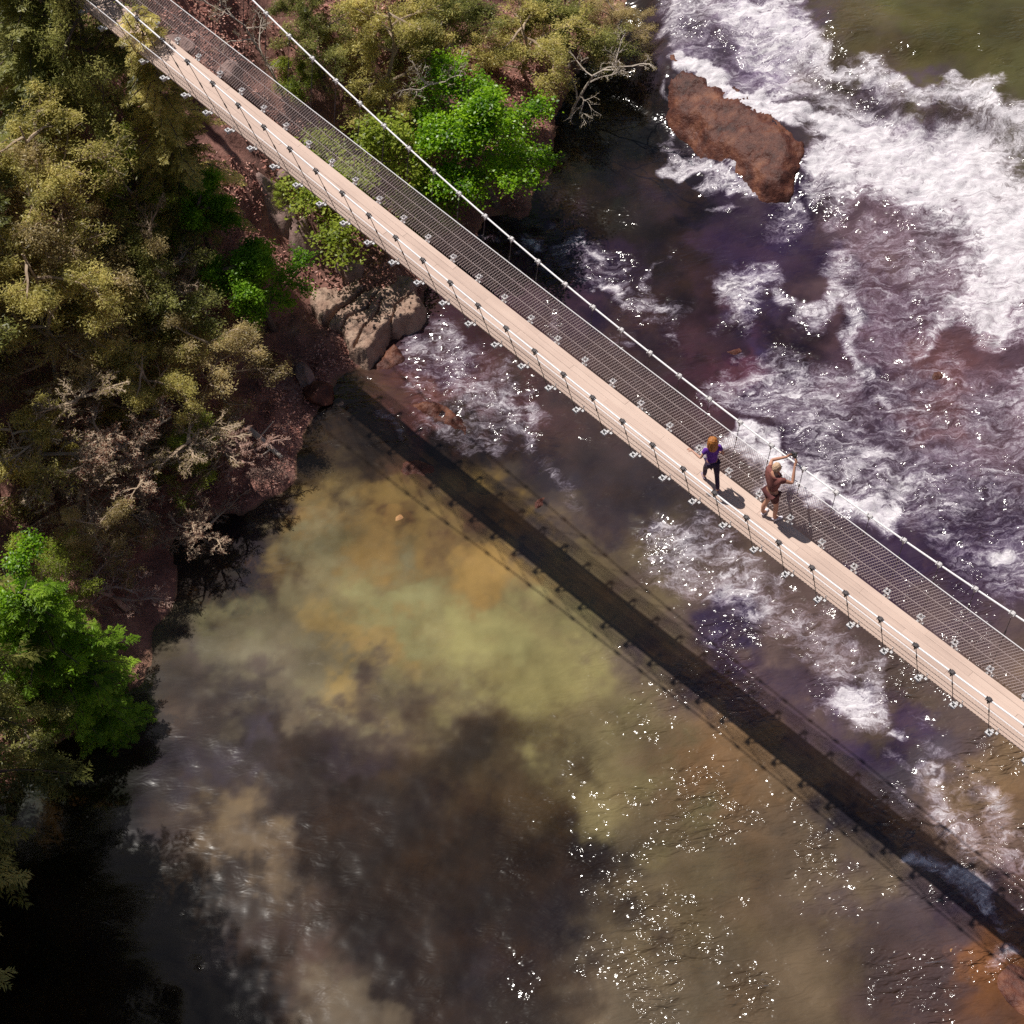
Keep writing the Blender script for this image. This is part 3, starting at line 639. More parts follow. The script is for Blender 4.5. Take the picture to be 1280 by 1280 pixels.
# ------------------------------------------------------------------ trees
def rot_to(az, el): return np.array([math.cos(az)*math.cos(el), math.sin(az)*math.cos(el), math.sin(el)])
def hemlock(H, R, nl, seed, dens=1.0):
    """returns (wood, foliage) quads of a feathery conifer"""
    r = np.random.default_rng(seed); wood = G(); fol = G()
    zt = np.linspace(0, H, 12); lean = np.stack([np.sin(zt*.25+seed)*.12*zt/H, np.cos(zt*.3)*.1*zt/H, zt], -1)
    wood.tube(lean, .26*(1-zt/H*.93)*R/3.2, 8)
    C, D, L, Wd, Rr = [], [], [], [], []
    for i in range(nl):
        f = .14+.85*((i+.5)/nl)**.85
        z = f*H; az = i*2.39996+r.normal()*.35
        lim = R*(1-f)**.62*r.uniform(.45, 1.2)+.35
        t = np.linspace(0, 1, 9)
        up = r.uniform(.05, .3)*(.5+f); drp = r.uniform(.25, .55)
        p = np.stack([np.cos(az)*lim*t, np.sin(az)*lim*t, z+lim*(up*t-drp*t*t)], -1)
        bend = r.normal()*.18*lim; p[:, 0] += -math.sin(az)*bend*t*t; p[:, 1] += math.cos(az)*bend*t*t
        wood.tube(p, .045*(1-t*.85)*(.4+lim/R), 4, cap=False)
        nb = max(5, int(lim*8*dens))
        tone = np.clip(r.normal(.5, .3), 0, 1)
        for j in range(nb):
            tj = .18+.82*(j+r.random()*.6)/nb
            b0 = np.array([np.interp(tj, t, p[:, q]) for q in range(3)])
            dl = np.array([np.interp(min(tj+.05, 1), t, p[:, q]) for q in range(3)])-np.array([np.interp(tj-.05, t, p[:, q]) for q in range(3)])
            az2 = math.atan2(dl[1], dl[0])+(1 if j % 2 else -1)*r.uniform(.6, 1.15)*(1-.75*max(0, tj-.8)/.2)
            bl = (.30*lim*(1.08-tj)+.22)*r.uniform(.7, 1.25)
            m = max(4, int(bl/.055)); tt = (np.arange(m)+.5)/m
            dr = r.uniform(.1, .5); bt = r.normal()*.12
            bp = b0+np.stack([np.cos(az2)*bl*tt, np.sin(az2)*bl*tt, -dr*bl*tt*tt+.02*r.normal(size=m)], -1)
            for sgn in (-1, 1):
                a3 = az2+sgn*r.uniform(.65, 1.0, m)
                ll = (.21*(1-tt*.55)+.05)*r.uniform(.6, 1.3, m)
                C.append(bp); D.append(np.stack([np.cos(a3), np.sin(a3), -.25-.25*r.random(m)], -1)); L.append(ll); Wd.append(.034+.026*r.random(m))
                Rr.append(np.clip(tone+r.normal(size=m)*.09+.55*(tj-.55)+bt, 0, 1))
            C.append(bp); D.append(np.tile([math.cos(az2), math.sin(az2), -.3], (m, 1))); L.append(np.full(m, .09)); Wd.append(np.full(m, .03)); Rr.append(np.full(m, tone))
    C = np.vstack(C); D = np.vstack(D); Nn = np.tile([0, 0, 1.], (len(C), 1))+r.normal(size=(len(C), 3))*.35
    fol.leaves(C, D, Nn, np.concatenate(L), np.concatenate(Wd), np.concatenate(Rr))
    return wood, fol
def branching(H, R, seed, n1=9, n2=7, n3=6, n4=0, trunk_r=.16, base=.3, spread=(.2, .9), wig=.12, tr=(.4, .45, .5), twig_r=.006):
    """recursive limbs; returns wood quads and the list of twig ends (point, direction)"""
    r = np.random.default_rng(seed); wood = G(); ends = []
    def seg(p0, d, L, rad, n=6, droop=0.0):
        P = [np.array(p0, float)]; d = np.array(d, float)
        for _ in range(n-1):
            d = d+r.normal(size=3)*wig+np.array([0, 0, -droop]); d /= np.linalg.norm(d)
            P.append(P[-1]+d*L/(n-1))
        return np.array(P), d
    P, _ = seg((0, 0, 0), (r.normal()*.05, r.normal()*.05, 1), H*.9, trunk_r, 9)
    wood.tube(P, np.linspace(trunk_r, trunk_r*.22, len(P)), 8)
    def rec(path, rad, lev, Lp):
        nn = (n1, n2, n3, n4)[lev] if lev < 4 else 0
        if nn == 0: return
        for i in range(nn):
            lo = base if lev == 0 else .2
            t = lo+(1-lo)*(i+r.random())/nn; t = min(t, .999)
            idx = t*(len(path)-1); k = int(idx); q = path[k]+(path[min(k+1, len(path)-1)]-path[k])*(idx-k)
            dp = path[min(k+1, len(path)-1)]-path[max(k-1, 0)]; dp /= np.linalg.norm(dp)+1e-9
            if lev == 0:
                d = rot_to(i*2.4+r.normal()*.4, r.uniform(*spread)); L = R*r.uniform(.75, 1.2)*(1.15-.5*t)
            else:
                rnd = r.normal(size=3); rnd -= dp*rnd.dot(dp); rnd /= np.linalg.norm(rnd)
                d = dp*r.uniform(.5, .9)+rnd*r.uniform(.5, 1.0); d[2] += .12; d /= np.linalg.norm(d); L = Lp*tr[min(lev, 2)]*r.uniform(.7, 1.25)*(1.2-.5*t)
            rr = max(rad*(.5 if lev == 0 else .5), twig_r)
            pp, de = seg(q, d, L, rr, 6 if lev < 2 else 4, .03 if lev else .0)
            wood.tube(pp, np.linspace(rr, max(rr*.35, twig_r*.6), len(pp)), 5 if lev == 0 else 3, cap=False)
            last = lev == 3 or (n1, n2, n3, n4)[lev+1] == 0
            if last: ends.append((pp, de))
            rec(pp, rr*.8, lev+1, L)
    rec(P, trunk_r, 0, R)
    return wood, ends
def leafcloud(ends, seed, per=22, ll=(.07, .13), spread=.22, droop=.3, wr=.62):
    r = np.random.default_rng(seed); fol = G(); C = []; T = []
    for pp, de in ends:
        t = r.random(per)**.7*(len(pp)-1); k = np.minimum(t.astype(int), len(pp)-2)
        q = pp[k]+(pp[k+1]-pp[k])*(t-k)[:, None]
        C.append(q+r.normal(size=(per, 3))*spread*np.array([1, 1, .55])); T.append(np.full(per, np.clip(r.normal(.5, .2), 0, 1)))
    C = np.vstack(C); m = len(C); D = r.normal(size=(m, 3)); D[:, 2] = -droop+.35*r.normal(size=m)
    Nn = np.tile([0, 0, 1.], (m, 1))+r.normal(size=(m, 3))*.5
    L = r.uniform(*ll, m)
    fol.leaves(C, D, Nn, L, L*wr*r.uniform(.8, 1.2, m), np.clip(np.concatenate(T)+r.normal(size=m)*.2, 0, 1))
    return fol
MASTER = {}
def tree_master(key, make):
    if key not in MASTER:
        MASTER[key] = make()
    return MASTER[key]
def plant(key, make, name, px, zc, height, label, cat, rz=0.0, group=None, scale=1.0, tilt=(0, 0), sink=.15, flat=1.0, top=None):
    """stands a tree so that the middle of its crown (zc above the water) is where the photograph has it"""
    if zc is None: zc = on_ground(px, height)
    c = un(px[0], px[1], zc); gz = ground_z(c[0], c[1])
    root = empty(name, (c[0], c[1], gz-sink), rz)
    parts = tree_master(key, make)
    hfull = parts['H']; frac = parts['mid']
    sc = max(zc-gz, .4)/(frac*hfull)
    sxy = scale
    root.scale = (sxy, sxy, sc*flat)
    root.rotation_euler = (tilt[0], tilt[1], rz)
    tag(root, label, cat, group)
    for pn in ('trunk', 'crown'):
        if pn not in parts: continue
        me, mat = parts[pn]
        o = bpy.data.objects.new(pn, me); COL.objects.link(o); o.parent = root
    return root
def mk_part(g, name, mat):
    o = g.build(name, mat); me = o.data; bpy.data.objects.remove(o); return (me, mat)
def mk_hem(H, R, nl, seed, mat, dens=1.0):
    def f():
        w, fo_ = hemlock(H, R, nl, seed, dens)
        return {'trunk': mk_part(w, 'trunk', M['bark']), 'crown': mk_part(fo_, 'crown', M[mat]), 'H': H, 'mid': .55}
    return f
def mk_leafy(H, R, seed, mat, bark='bark', per=22, ll=(.08, .14), wr=.62, n=(9, 7, 6, 0), base=.3, spread=(.1, .8), tr=(.45, .45, .5), cl=.2, mid=.72, tr_=.16):
    def f():
        w, e = branching(H, R, seed, *n, base=base, spread=spread, tr=tr, trunk_r=tr_)
        return {'trunk': mk_part(w, 'trunk', M[bark]), 'crown': mk_part(leafcloud(e, seed, per, ll, cl, .3, wr), 'crown', M[mat]), 'H': H, 'mid': mid}
    return f
def mk_bare(H, R, seed, mat, bud=None, n=(10, 8, 7, 5), per=2, base=.25, spread=(.1, .9), tr=(.45, .42, .45), mid=.7, tr_=.15, twig=.006):
    def f():
        w, e = branching(H, R, seed, *n, base=base, spread=spread, tr=tr, trunk_r=tr_, wig=.2, twig_r=twig)
        d = {'trunk': mk_part(w, 'trunk', M[mat]), 'H': H, 'mid': mid}
        if bud: d['crown'] = mk_part(leafcloud(e, seed, per, (.03, .07), .05), 'crown', M[bud])
        return d
    return f
H1 = ('hemA', mk_hem(13, 3.0, 125, 1, 'hem_olive')); H2 = ('hemB', mk_hem(15, 3.3, 135, 2, 'hem_dark')); H3 = ('hemC', mk_hem(11, 2.8, 115, 3, 'hem_olive')); H4 = ('hemD', mk_hem(9, 2.6, 95, 4, 'hem_green'))
B1 = ('bareA', mk_bare(11, 2.6, 5, 'twig_brown', 'leaf_bud', twig=.011)); B2 = ('bareB', mk_bare(8, 2.2, 6, 'twig_red', 'leaf_rust', twig=.011)); B3 = ('bareC', mk_bare(10, 2.6, 7, 'bark_pale', 'leaf_bud', n=(8, 6, 4, 2), per=5, twig=.01, tr_=.1))
B4 = ('bareD', mk_bare(9, 2.4, 8, 'twig_brown', 'leaf_rust', twig=.011))
L1 = ('leafA', mk_leafy(7, 2.5, 9, 'leaf_bright', per=44, cl=.2, n=(13, 8, 6, 0), base=.2, spread=(.0, .8), mid=.62)); L2 = ('leafB', mk_leafy(5, 1.9, 10, 'leaf_mid', per=46, cl=.15)); L3 = ('shrubA', mk_leafy(2.6, 1.3, 12, 'leaf_lime', per=30, ll=(.05, .09), base=.12, tr_=.05, cl=.14))
L4 = ('leafC', mk_leafy(8, 2.0, 13, 'leaf_bright', per=30))
T1 = ('looseA', mk_leafy(6, 2.7, 21, 'hem_olive', 'twig_brown', 44, (.07, .15), .30, (12, 8, 6, 0), .12, (.0, .9), cl=.12, mid=.6, tr_=.11))
T2 = ('looseB', mk_leafy(6.5, 2.6, 22, 'spring_tan', 'twig_brown', 32, (.06, .13), .34, (12, 8, 7, 0), .12, (.0, .9), cl=.12, mid=.6, tr_=.11))
T3 = ('looseC', mk_leafy(6, 2.5, 23, 'hem_dark', 'bark', 48, (.07, .15), .32, (12, 8, 6, 0), .12, (.0, .9), cl=.13, mid=.6, tr_=.12))
T4 = ('looseD', mk_leafy(5.5, 2.5, 24, 'leaf_lime', 'twig_brown', 40, (.06, .12), .36, (11, 8, 6, 0), .12, (.0, .9), cl=.12, mid=.6, tr_=.11))
S1_ = ('thicket', mk_bare(2.6, 1.5, 15, 'twig_red', None, n=(11, 8, 6, 3), base=.05, tr_=.04, twig=.006))
TREES = [
 # name, master, crown pixel, crown above its ground, label, category, scale, rotation
 ('hemlock_tree', H2, (40,30), 3.6, 'dark green hemlock filling the upper left corner', 'tree', .95, .3),
 ('hemlock_tree', H1, (205,140), 4.6, 'yellow green hemlock whose sprays reach over the left end of the boardwalk', 'tree', .62, 1.1),
 ('evergreen_tree', T3, (108,45), 5.6, 'dark olive tree hiding the left end of the boardwalk', 'tree', .8, 4.4),
 ('evergreen_tree', T1, (60,175), 3.2, 'olive tree at the left edge just below the dark corner hemlock', 'tree', .95, 2.0),
 ('evergreen_tree', T4, (155,215), 2.6, 'yellow green tree with feathery sprays left of the leafy sapling', 'tree', .70, 3.0),
 ('evergreen_tree', T2, (100,285), 3.0, 'tan leaved tree in the middle of the left trees', 'tree', .95, .4),
 ('broadleaf_tree', L2, (322,325), 3.0, 'leafy mid green tree beside the leaf litter and the cracked slab', 'tree', .80, .2),
 ('broadleaf_tree', L2, (245,240), 2.8, 'leafy mid green sapling half hidden below the left boardwalk', 'tree', .62, 1.4),
 ('evergreen_tree', T1, (20,340), 3.2, 'olive tree cut by the left edge above the bare tan tree', 'tree', .90, 3.1),
 ('evergreen_tree', T3, (205,345), 2.6, 'dark olive tree directly left of the leafy mid green one', 'tree', .80, 5.0),
 ('evergreen_tree', T1, (140,400), 2.6, 'brownish olive tree in the centre of the left bank above the bare trees', 'tree', .90, 5.9),
 ('evergreen_tree', T2, (255,425), 2.0, 'tan leaved bush right above the dark cove', 'tree', .75, 1.7),
 ('evergreen_tree', T2, (60,440), 2.8, 'tan leaved tree between the left edge and the bare reddish brown tree', 'tree', .90, 4.9),
 ('bare_tree', B1, (245,500), 2.0, 'bare brown tree with fine twigs near the dark cove', 'tree', .85, .7),
 ('bare_tree', B4, (125,505), 2.6, 'bare reddish brown tree above the lower left thicket', 'tree', .95, 1.9),
 ('bare_tree', B1, (25,540), 3.0, 'bare tan tree cut by the left edge', 'tree', .90, 2.9),
 ('bare_tree', B4, (65,620), 2.6, 'bare brown tree just above the bright green one at the left edge', 'tree', .9, 4.1),
 ('bare_tree', B1, (185,320), 3.4, 'bare twiggy tree poking through the olive trees of the left bank', 'tree', .55, 3.9),
 ('bare_tree', B2, (272,548), 1.4, 'low bare thicket leaning over the dark water of the cove', 'tree', .62, 3.3),
 ('bare_tree', B2, (150,718), 1.5, 'pinkish bare thicket at the water edge beside the bright green tree', 'tree', .7, .9),
 ('bare_tree', B1, (165,590), 2.2, 'bare brown tree behind the pinkish thicket', 'tree', .9, 5.5),
 ('bare_tree', B4, (205,640), 1.4, 'bare bush over the shaded shore between the two thickets', 'tree', .6, 2.5),
 ('evergreen_tree', T2, (110,660), 1.8, 'thin tan leaved bush behind the pinkish thicket', 'tree', .55, 2.2),
 ('evergreen_tree', T1, (170,465), 2.3, 'small olive tree among the bare brown trees of the left bank', 'tree', .65, 2.9),
 ('evergreen_tree', T1, (55,545), 2.6, 'olive bush between the bare tan tree and the bright green trees at the left edge', 'tree', .75, 1.2),
 ('evergreen_tree', T4, (240,560), 1.4, 'low yellow green bush at the waterline under the bare trees', 'tree', .48, 5.1),
 ('evergreen_tree', T3, (0,905), 1.6, 'dark olive bush at the left edge below the bright green trees', 'tree', .75, 3.3),
 ('hemlock_tree', H4, (55,795), 2.8, 'green hemlock with sunlit sprays at the left edge above the dark water', 'tree', .75, .5),
 ('broadleaf_tree', L4, (18,770), 3.8, 'vivid green leafy tree cut by the left edge', 'tree', .78, 1.0),
 ('evergreen_tree', T4, (60,725), 2.2, 'yellow green feathery bush on top of the bright green trees at the left edge', 'tree', .55, 3.6),
 ('hemlock_tree', H4, (130,880), 1.5, 'small green hemlock overhanging the dark lower left water', 'tree', .42, 2.2),
 ('evergreen_tree', T1, (455,45), 2.8, 'olive tree at the top edge behind the suspension cable', 'tree', .85, 3.9),
 ('evergreen_tree', T3, (540,20), 2.2, 'dark olive tree at the top edge above the vivid green tree', 'tree', .85, 1.5),
 ('evergreen_tree', T1, (650,30), 2.0, 'olive tree at the top leaning over the black pool', 'tree', .85, 2.4),
 ('evergreen_tree', T3, (720,30), 2.0, 'dark olive tree behind the pale bare tree with yellow buds', 'tree', .75, 5.4),
 ('evergreen_tree', T2, (775,15), 1.6, 'tan leaved bush at the right end of the top trees', 'tree', .55, .9),
 ('bare_tree', B3, (560,45), 4.0, 'pale bare branched tree against the dark top edge', 'tree', .62, .4),
 ('bare_tree', B3, (705,60), 3.2, 'pale bare tree with yellow buds leaning out over the black pool', 'tree', .62, 2.0),
 ('broadleaf_tree', L1, (612,150), 3.6, 'vivid green leafy tree by the black pool behind the bridge', 'tree', .98, .6),
 ('shrub', L3, (452,200), 2.5, 'lime green shrub right behind the netting', 'shrub', 1.9, .3),
 ('shrub', L3, (520,262), .8, 'yellow green shrub below the vivid green tree and behind the netting', 'shrub', .8, 1.9),
 ('evergreen_tree', T1, (505,150), 2.0, 'small olive tree between the cable and the vivid green tree', 'tree', .42, .9),
 ('shrub', L3, (365,85), .9, 'small yellow green shrub on the red leaf bank behind the cable', 'shrub', .6, 2.6),
 ('bare_tree', B3, (330,5), 3.4, 'bare tree with a pale trunk on the red leaf bank at the top edge', 'tree', .5, 5.2),
 ('evergreen_tree', T3, (395,40), 2.2, 'small dark olive tree between the cable and the top edge', 'tree', .55, 4.7),
 ('shrub', L3, (345,235), .5, 'tiny green shrub growing between the slabs near the boardwalk', 'shrub', .28, .8),
 ('shrub', L3, (418,285), .5, 'small green shrub tucked under the near edge of the boardwalk', 'shrub', .34, 3.8),
 ('thicket', S1_, (330,585), .6, 'low rusty twigs at the waterline of the dark cove', 'shrub', .5, .8),
]
for nm, (key, mkf), px, zc, lb, ct, sc, rz in TREES:
    plant(key, mkf, nm, px, None, zc, lb, ct, rz, scale=sc)
# more forest up the slope, beyond the left and lower left of the frame (the tall unseen ones are added to shade the river)
OFF = [(H2, (-150,180), 4, 1.1), (T3, (-120,380), 3.4, 1.1), (H2, (-290,600), 13.5, 1.1), (H2, (-285,720), 13, 1.1), (H2, (-330,860), 12.5, 1.05), (H2, (-330,1000), 12, 1.05), (H2, (-330,1140), 11.5, 1.05), (H2, (-330,1280), 11, 1.05)]
for i, ((key, mkf), px, hc, sc) in enumerate(OFF):
    plant(key, mkf, 'evergreen_tree', px, None, hc, 'evergreen standing in the forest up the slope outside the picture', 'tree', i*1.3, 'evergreens of the forest outside the picture', scale=sc)
# a fallen grey log at the cove
g = G(); a0 = un(308,535,on_ground((308,535),.12)); a1 = un(352,572,on_ground((352,572),.12)); P = np.linspace(a0, a1, 6); P[:, 2] += np.array([0, .05, .08, .05, .02, 0])
g.tube(P, np.linspace(.11, .07, 6), 8)
for t, dx in ((.35, (.5, .35, .3)), (.7, (-.3, -.5, .25)), (.15, (-.1, -.5, .3))):
    q = a0+(a1-a0)*t; g.tube(np.array([q, q+np.array(dx)*.5, q+np.array(dx)]), [.035, .025, .012], 5)
lg = g.build('fallen_log', M['bark_pale']); tag(lg, 'short grey fallen log with stubby branches lying by the dark cove', 'log')

# ------------------------------------------------------------------ people
def skin_mesh(name, J, E_, root, mat, sub=2, parent=None):
    """one continuous surface grown over a skeleton: J = {joint: (x,y,z,r or (rx,ry))}"""
    me = bpy.data.meshes.new(name); ks = list(J)
    me.from_pydata([J[k][:3] for k in ks], [(ks.index(a), ks.index(b)) for a, b in E_], [])
    o = bpy.data.objects.new(name, me); COL.objects.link(o)
    o.modifiers.new('skin', 'SKIN'); 
    me.skin_vertices.new() if not me.skin_vertices else None
    sk = me.skin_vertices[0].data
    for i, k in enumerate(ks):
        r = J[k][3]; sk[i].radius = r if isinstance(r, tuple) else (r, r); sk[i].use_root = (k == root)
    ss = o.modifiers.new('sub', 'SUBSURF'); ss.levels = sub; ss.render_levels = sub
    dg = bpy.context.evaluated_depsgraph_get(); dg.update()
    m2 = bpy.data.meshes.new_from_object(o.evaluated_get(dg)); m2.name = name
    bpy.data.objects.remove(o); bpy.data.meshes.remove(me)
    m2.polygons.foreach_set('use_smooth', np.ones(len(m2.polygons), bool))
    m2.materials.clear(); m2.materials.append(mat)
    o = bpy.data.objects.new(name, m2); COL.objects.link(o)
    if parent: o.parent = parent
    return o
def cloth(name, c, rough=.85):
    return surf_mat(name, [(.3, tuple(q*.8 for q in c)), (.7, tuple(min(q*1.15, 1) for q in c))], 14, rough=rough, bump=.35, dist=.015)
M['skin'] = surf_mat('skin', [(.3, (.46, .24, .17)), (.7, (.56, .31, .22))], 8, rough=.55, bump=.05)
M['skin_tan'] = surf_mat('tanned skin', [(.3, (.42, .20, .13)), (.7, (.52, .27, .18))], 8, rough=.55, bump=.05)
M['purple'] = cloth('purple cloth', (.12, .025, .30)); M['legging'] = cloth('dark plum cloth', (.035, .018, .05))
M['maroon'] = cloth('maroon cloth', (.20, .065, .055)); M['shorts'] = cloth('dark red shorts', (.09, .022, .022))
M['hair_red'] = surf_mat('copper hair', [(.3, (.28, .085, .015)), (.7, (.52, .2, .04))], 20, rough=.5, bump=.5)
M['hat'] = surf_mat('straw', [(.3, (.42, .26, .16)), (.7, (.62, .43, .28))], 30, rough=.8, bump=.5)
M['shoe_white'] = cloth('white shoe', (.75, .70, .76)); M['shoe_dark'] = cloth('grey shoe', (.30, .24, .30)); M['black'] = surf_mat('black plastic', [(.3, (.012, .01, .012)), (.7, (.03, .025, .028))], 9, rough=.35)
M['eye'] = surf_mat('eye', [(.3, (.02, .015, .012)), (.7, (.03, .02, .02))], 9, rough=.3)
def hand(J, E_, wrist, d, palm_n, side, curl=.5, k=''):
    """palm, four fingers and a thumb, rooted at the wrist joint"""
    d = Vector(d).normalized(); pn = Vector(palm_n).normalized(); x = d.cross(pn).normalized()*side
    w = Vector(J[wrist][:3])
    pc = k+'palm'; J[pc] = (*(w+d*.055), (.034, .018)); E_.append((wrist, pc))
    for i, (off, L) in enumerate(((-.030, .075), (-.010, .085), (.010, .08), (.028, .062))):
        a = w+d*.085+x*off; b = a+(d*(1-curl*.4)+pn*curl*.5).normalized()*L*.5; c = b+(d*(1-curl)+pn*curl).normalized()*L*.5
        for q, P, r in (('a', a, .0095), ('b', b, .0085), ('c', c, .007)): J[f'{k}f{i}{q}'] = (*P, r)
        E_ += [(pc, f'{k}f{i}a'), (f'{k}f{i}a', f'{k}f{i}b'), (f'{k}f{i}b', f'{k}f{i}c')]
    a = w+d*.035-x*.03; b = a+(d*.6-x*.6+pn*.3).normalized()*.04; c = b+(d*.9-x*.1+pn*.4).normalized()*.03
    for q, P, r in (('a', a, .012), ('b', b, .010), ('c', c, .008)): J[f'{k}t{q}'] = (*P, r)
    E_ += [(pc, f'{k}ta'), (f'{k}ta', f'{k}tb'), (f'{k}tb', f'{k}tc')]
def head_features(parent, C, fwd, mat_hair, eye=True):
    """eyes and nose bumps in front of the head centre C (local)"""
    C = Vector(C); f = Vector(fwd).normalized(); x = f.cross(Vector((0, 0, 1))).normalized(); up = x.cross(f)
    for sg in (-1, 1):
        bm = bmesh.new(); bmesh.ops.create_uvsphere(bm, u_segments=10, v_segments=8, radius=.012)
        me = bpy.data.meshes.new('eye'); bm.to_mesh(me); bm.free(); me.materials.append(M['eye'])
        o = bpy.data.objects.new('eye', me); COL.objects.link(o); o.parent = parent; o.location = C+f*.088+x*.032*sg+up*.005
def head_mesh(J, E_, base, C, f):
    C = Vector(C); f = Vector(f).normalized(); x = f.cross(Vector((0, 0, 1))).normalized(); up = x.cross(f)
    def put(k, P, r): J[k] = (*P, r)
    put('skull', C, (.078, .088)); put('crown', C+up*.075-f*.012, (.062, .072)); put('jaw', C-up*.062+f*.022, (.056, .060)); put('nose', C+f*.098-up*.012, (.012, .014)); put('chin', C-up*.098+f*.05, (.025, .022))
    E_ += [(base, 'jaw'), ('jaw', 'skull'), ('skull', 'crown'), ('skull', 'nose'), ('jaw', 'chin')]
    for sg, k in ((-1, 'l'), (1, 'r')):
        put('ear'+k, C+x*.088*sg-up*.005-f*.01, (.018, .010)); E_.append(('skull', 'ear'+k))
def facing(o, d): o.rotation_euler = (0, 0, math.atan2(-d[0], d[1]))
def shoes(parent, pts, mat):
    for (x, y, z, yaw) in pts:
        f = Vector((math.sin(yaw), math.cos(yaw), 0))
        J = {'heel': (x-f.x*.07, y-f.y*.07, z+.045, (.040, .042)), 'mid': (x+f.x*.03, y+f.y*.03, z+.042, (.044, .038)), 'toe': (x+f.x*.14, y+f.y*.14, z+.034, (.046, .03)), 'tip': (x+f.x*.19, y+f.y*.19, z+.03, (.034, .024)), 'collar': (x-f.x*.05, y-f.y*.05, z+.09, (.044, .044))}
        skin_mesh('shoe', J, [('heel', 'mid'), ('mid', 'toe'), ('toe', 'tip'), ('heel', 'collar')], 'heel', mat, 1, parent)
def hair_shell(parent, c, r, long_, mat):
    bm = bmesh.new(); bmesh.ops.create_icosphere(bm, subdivisions=4, radius=1)
    for v in bm.verts:
        p = v.co.copy()
        if p.y > .25: p.y = .25+(p.y-.25)*(.25 if p.z < .45 else .8)
        q = np.array([[p.x*6+1, p.z*1.5+p.y*6]]); f = 1+.10*float(fbm(q[:, 0], q[:, 1], 4, 3)[0])
        if long_ and p.z < 0: p.z *= 2.6; p.y = min(p.y, .1)-.22*min(1, -p.z*.5); p.x *= 1.05+.12*min(1, -p.z)
        v.co = Vector((p.x*r[0]*f, p.y*r[1]*f-.012, p.z*r[2]*f))
    me = bpy.data.meshes.new('hair'); bm.to_mesh(me); bm.free(); me.materials.append(mat)
    o = bpy.data.objects.new('hair', me); COL.objects.link(o); o.parent = parent; o.location = c
# --- the one taking a picture, by the far netting
mp_ = un(963, 651, zdeck(13.6)); sM = float((mp_-P0)@u_); nM = min(float((mp_-P0)@n_), NB-.17)
man = empty('person', tuple(dk(sM, nM, 0))); facing(man, n_+u_*.12); man.scale = (1.04, 1.04, 1.04)
tag(man, 'person in maroon top, dark shorts and white shoes raising a camera toward the falls', 'person')
J = {'pelvis': (0, 0, .95, (.125, .10)), 'waist': (0, .015, 1.10, (.115, .085)), 'chest': (0, .04, 1.30, (.145, .10)), 'shc': (0, .055, 1.43, (.10, .075)), 'neck': (0, .075, 1.51, .052)}
E_ = [('pelvis', 'waist'), ('waist', 'chest'), ('chest', 'shc'), ('shc', 'neck')]
head_mesh(J, E_, 'neck', (0, .12, 1.63), (0, 1, -.12))
for sg, k, el, wr in ((-1, 'l', (-.34, .27, 1.44), (-.10, .47, 1.62)), (1, 'r', (.33, .26, 1.30), (.16, .46, 1.58))):
    J['sh'+k] = (sg*.185, .05, 1.43, .058); J['ua'+k] = tuple((np.array((sg*.185, .05, 1.43))+np.array(el))/2)+(.048,); J['el'+k] = (*el, .040); J['wr'+k] = (*wr, .026)
    J['fa'+k] = tuple(np.array(el)*.65+np.array(wr)*.35)+(.040,)
    E_ += [('shc', 'sh'+k), ('sh'+k, 'ua'+k), ('ua'+k, 'el'+k), ('el'+k, 'fa'+k), ('fa'+k, 'wr'+k)]
    hand(J, E_, 'wr'+k, (-sg*.25, .5, .55), (-sg*.9, .2, 0), sg, .7, 'h'+k)
for sg, k, fx, fy in ((-1, 'l', -.15, -.06), (1, 'r', .13, .03)):
    J['hip'+k] = (sg*.09, 0, .90, .088); J['th'+k] = (sg*.105, .01, .70, .078); J['kn'+k] = (sg*.115, fy*.5+.03, .49, .056); J['ca'+k] = (fx, fy-.01, .33, .056); J['an'+k] = (fx, fy-.03, .10, .038); J['ft'+k] = (fx, fy+.09, .05, (.035, .025))
    E_ += [('pelvis', 'hip'+k), ('hip'+k, 'th'+k), ('th'+k, 'kn'+k), ('kn'+k, 'ca'+k), ('ca'+k, 'an'+k), ('an'+k, 'ft'+k)]
skin_mesh('body', J, E_, 'pelvis', M['skin_tan'], 2, man)
JT = {k: (*J[k][:3], tuple(q+.034 for q in J[k][3]) if isinstance(J[k][3], tuple) else J[k][3]+.026) for k in ('waist', 'chest', 'shc', 'shl', 'shr', 'ual', 'uar')}
JT['hem'] = (0, .005, .96, (.142, .118))
skin_mesh('shirt', JT, [('hem', 'waist'), ('waist', 'chest'), ('chest', 'shc'), ('shc', 'shl'), ('shc', 'shr'), ('shl', 'ual'), ('shr', 'uar')], 'chest', M['maroon'], 2, man)
JS = {'pelvis': (0, 0, .95, (.150, .125)), 'hipl': (-.09, 0, .86, .108), 'hipr': (.09, 0, .86, .108), 'thl': (-.108, .01, .62, .098), 'thr': (.108, .01, .62, .098)}
skin_mesh('shorts', JS, [('pelvis', 'hipl'), ('pelvis', 'hipr'), ('hipl', 'thl'), ('hipr', 'thr')], 'pelvis', M['shorts'], 2, man)
head_features(man, (0, .12, 1.63), (0, 1, -.12), None)
hair_shell(man, (0, .105, 1.655), (.098, .112, .118), 0, M['hat'])
shoes(man, [(-.15, -.06, .0, -.25), (.13, .03, .0, .3)], M['shoe_white'])
def in_man(p): return np.array(man.location)+1.04*(np.array([math.cos(man.rotation_euler[2])*p[0]-math.sin(man.rotation_euler[2])*p[1], math.sin(man.rotation_euler[2])*p[0]+math.cos(man.rotation_euler[2])*p[1], p[2]]))
c = in_man((0, .56, 1.70)); camt = empty('camera_body', tuple(c), man.rotation_euler[2]); tag(camt, 'small black camera held up in both hands of the person in maroon', 'camera')
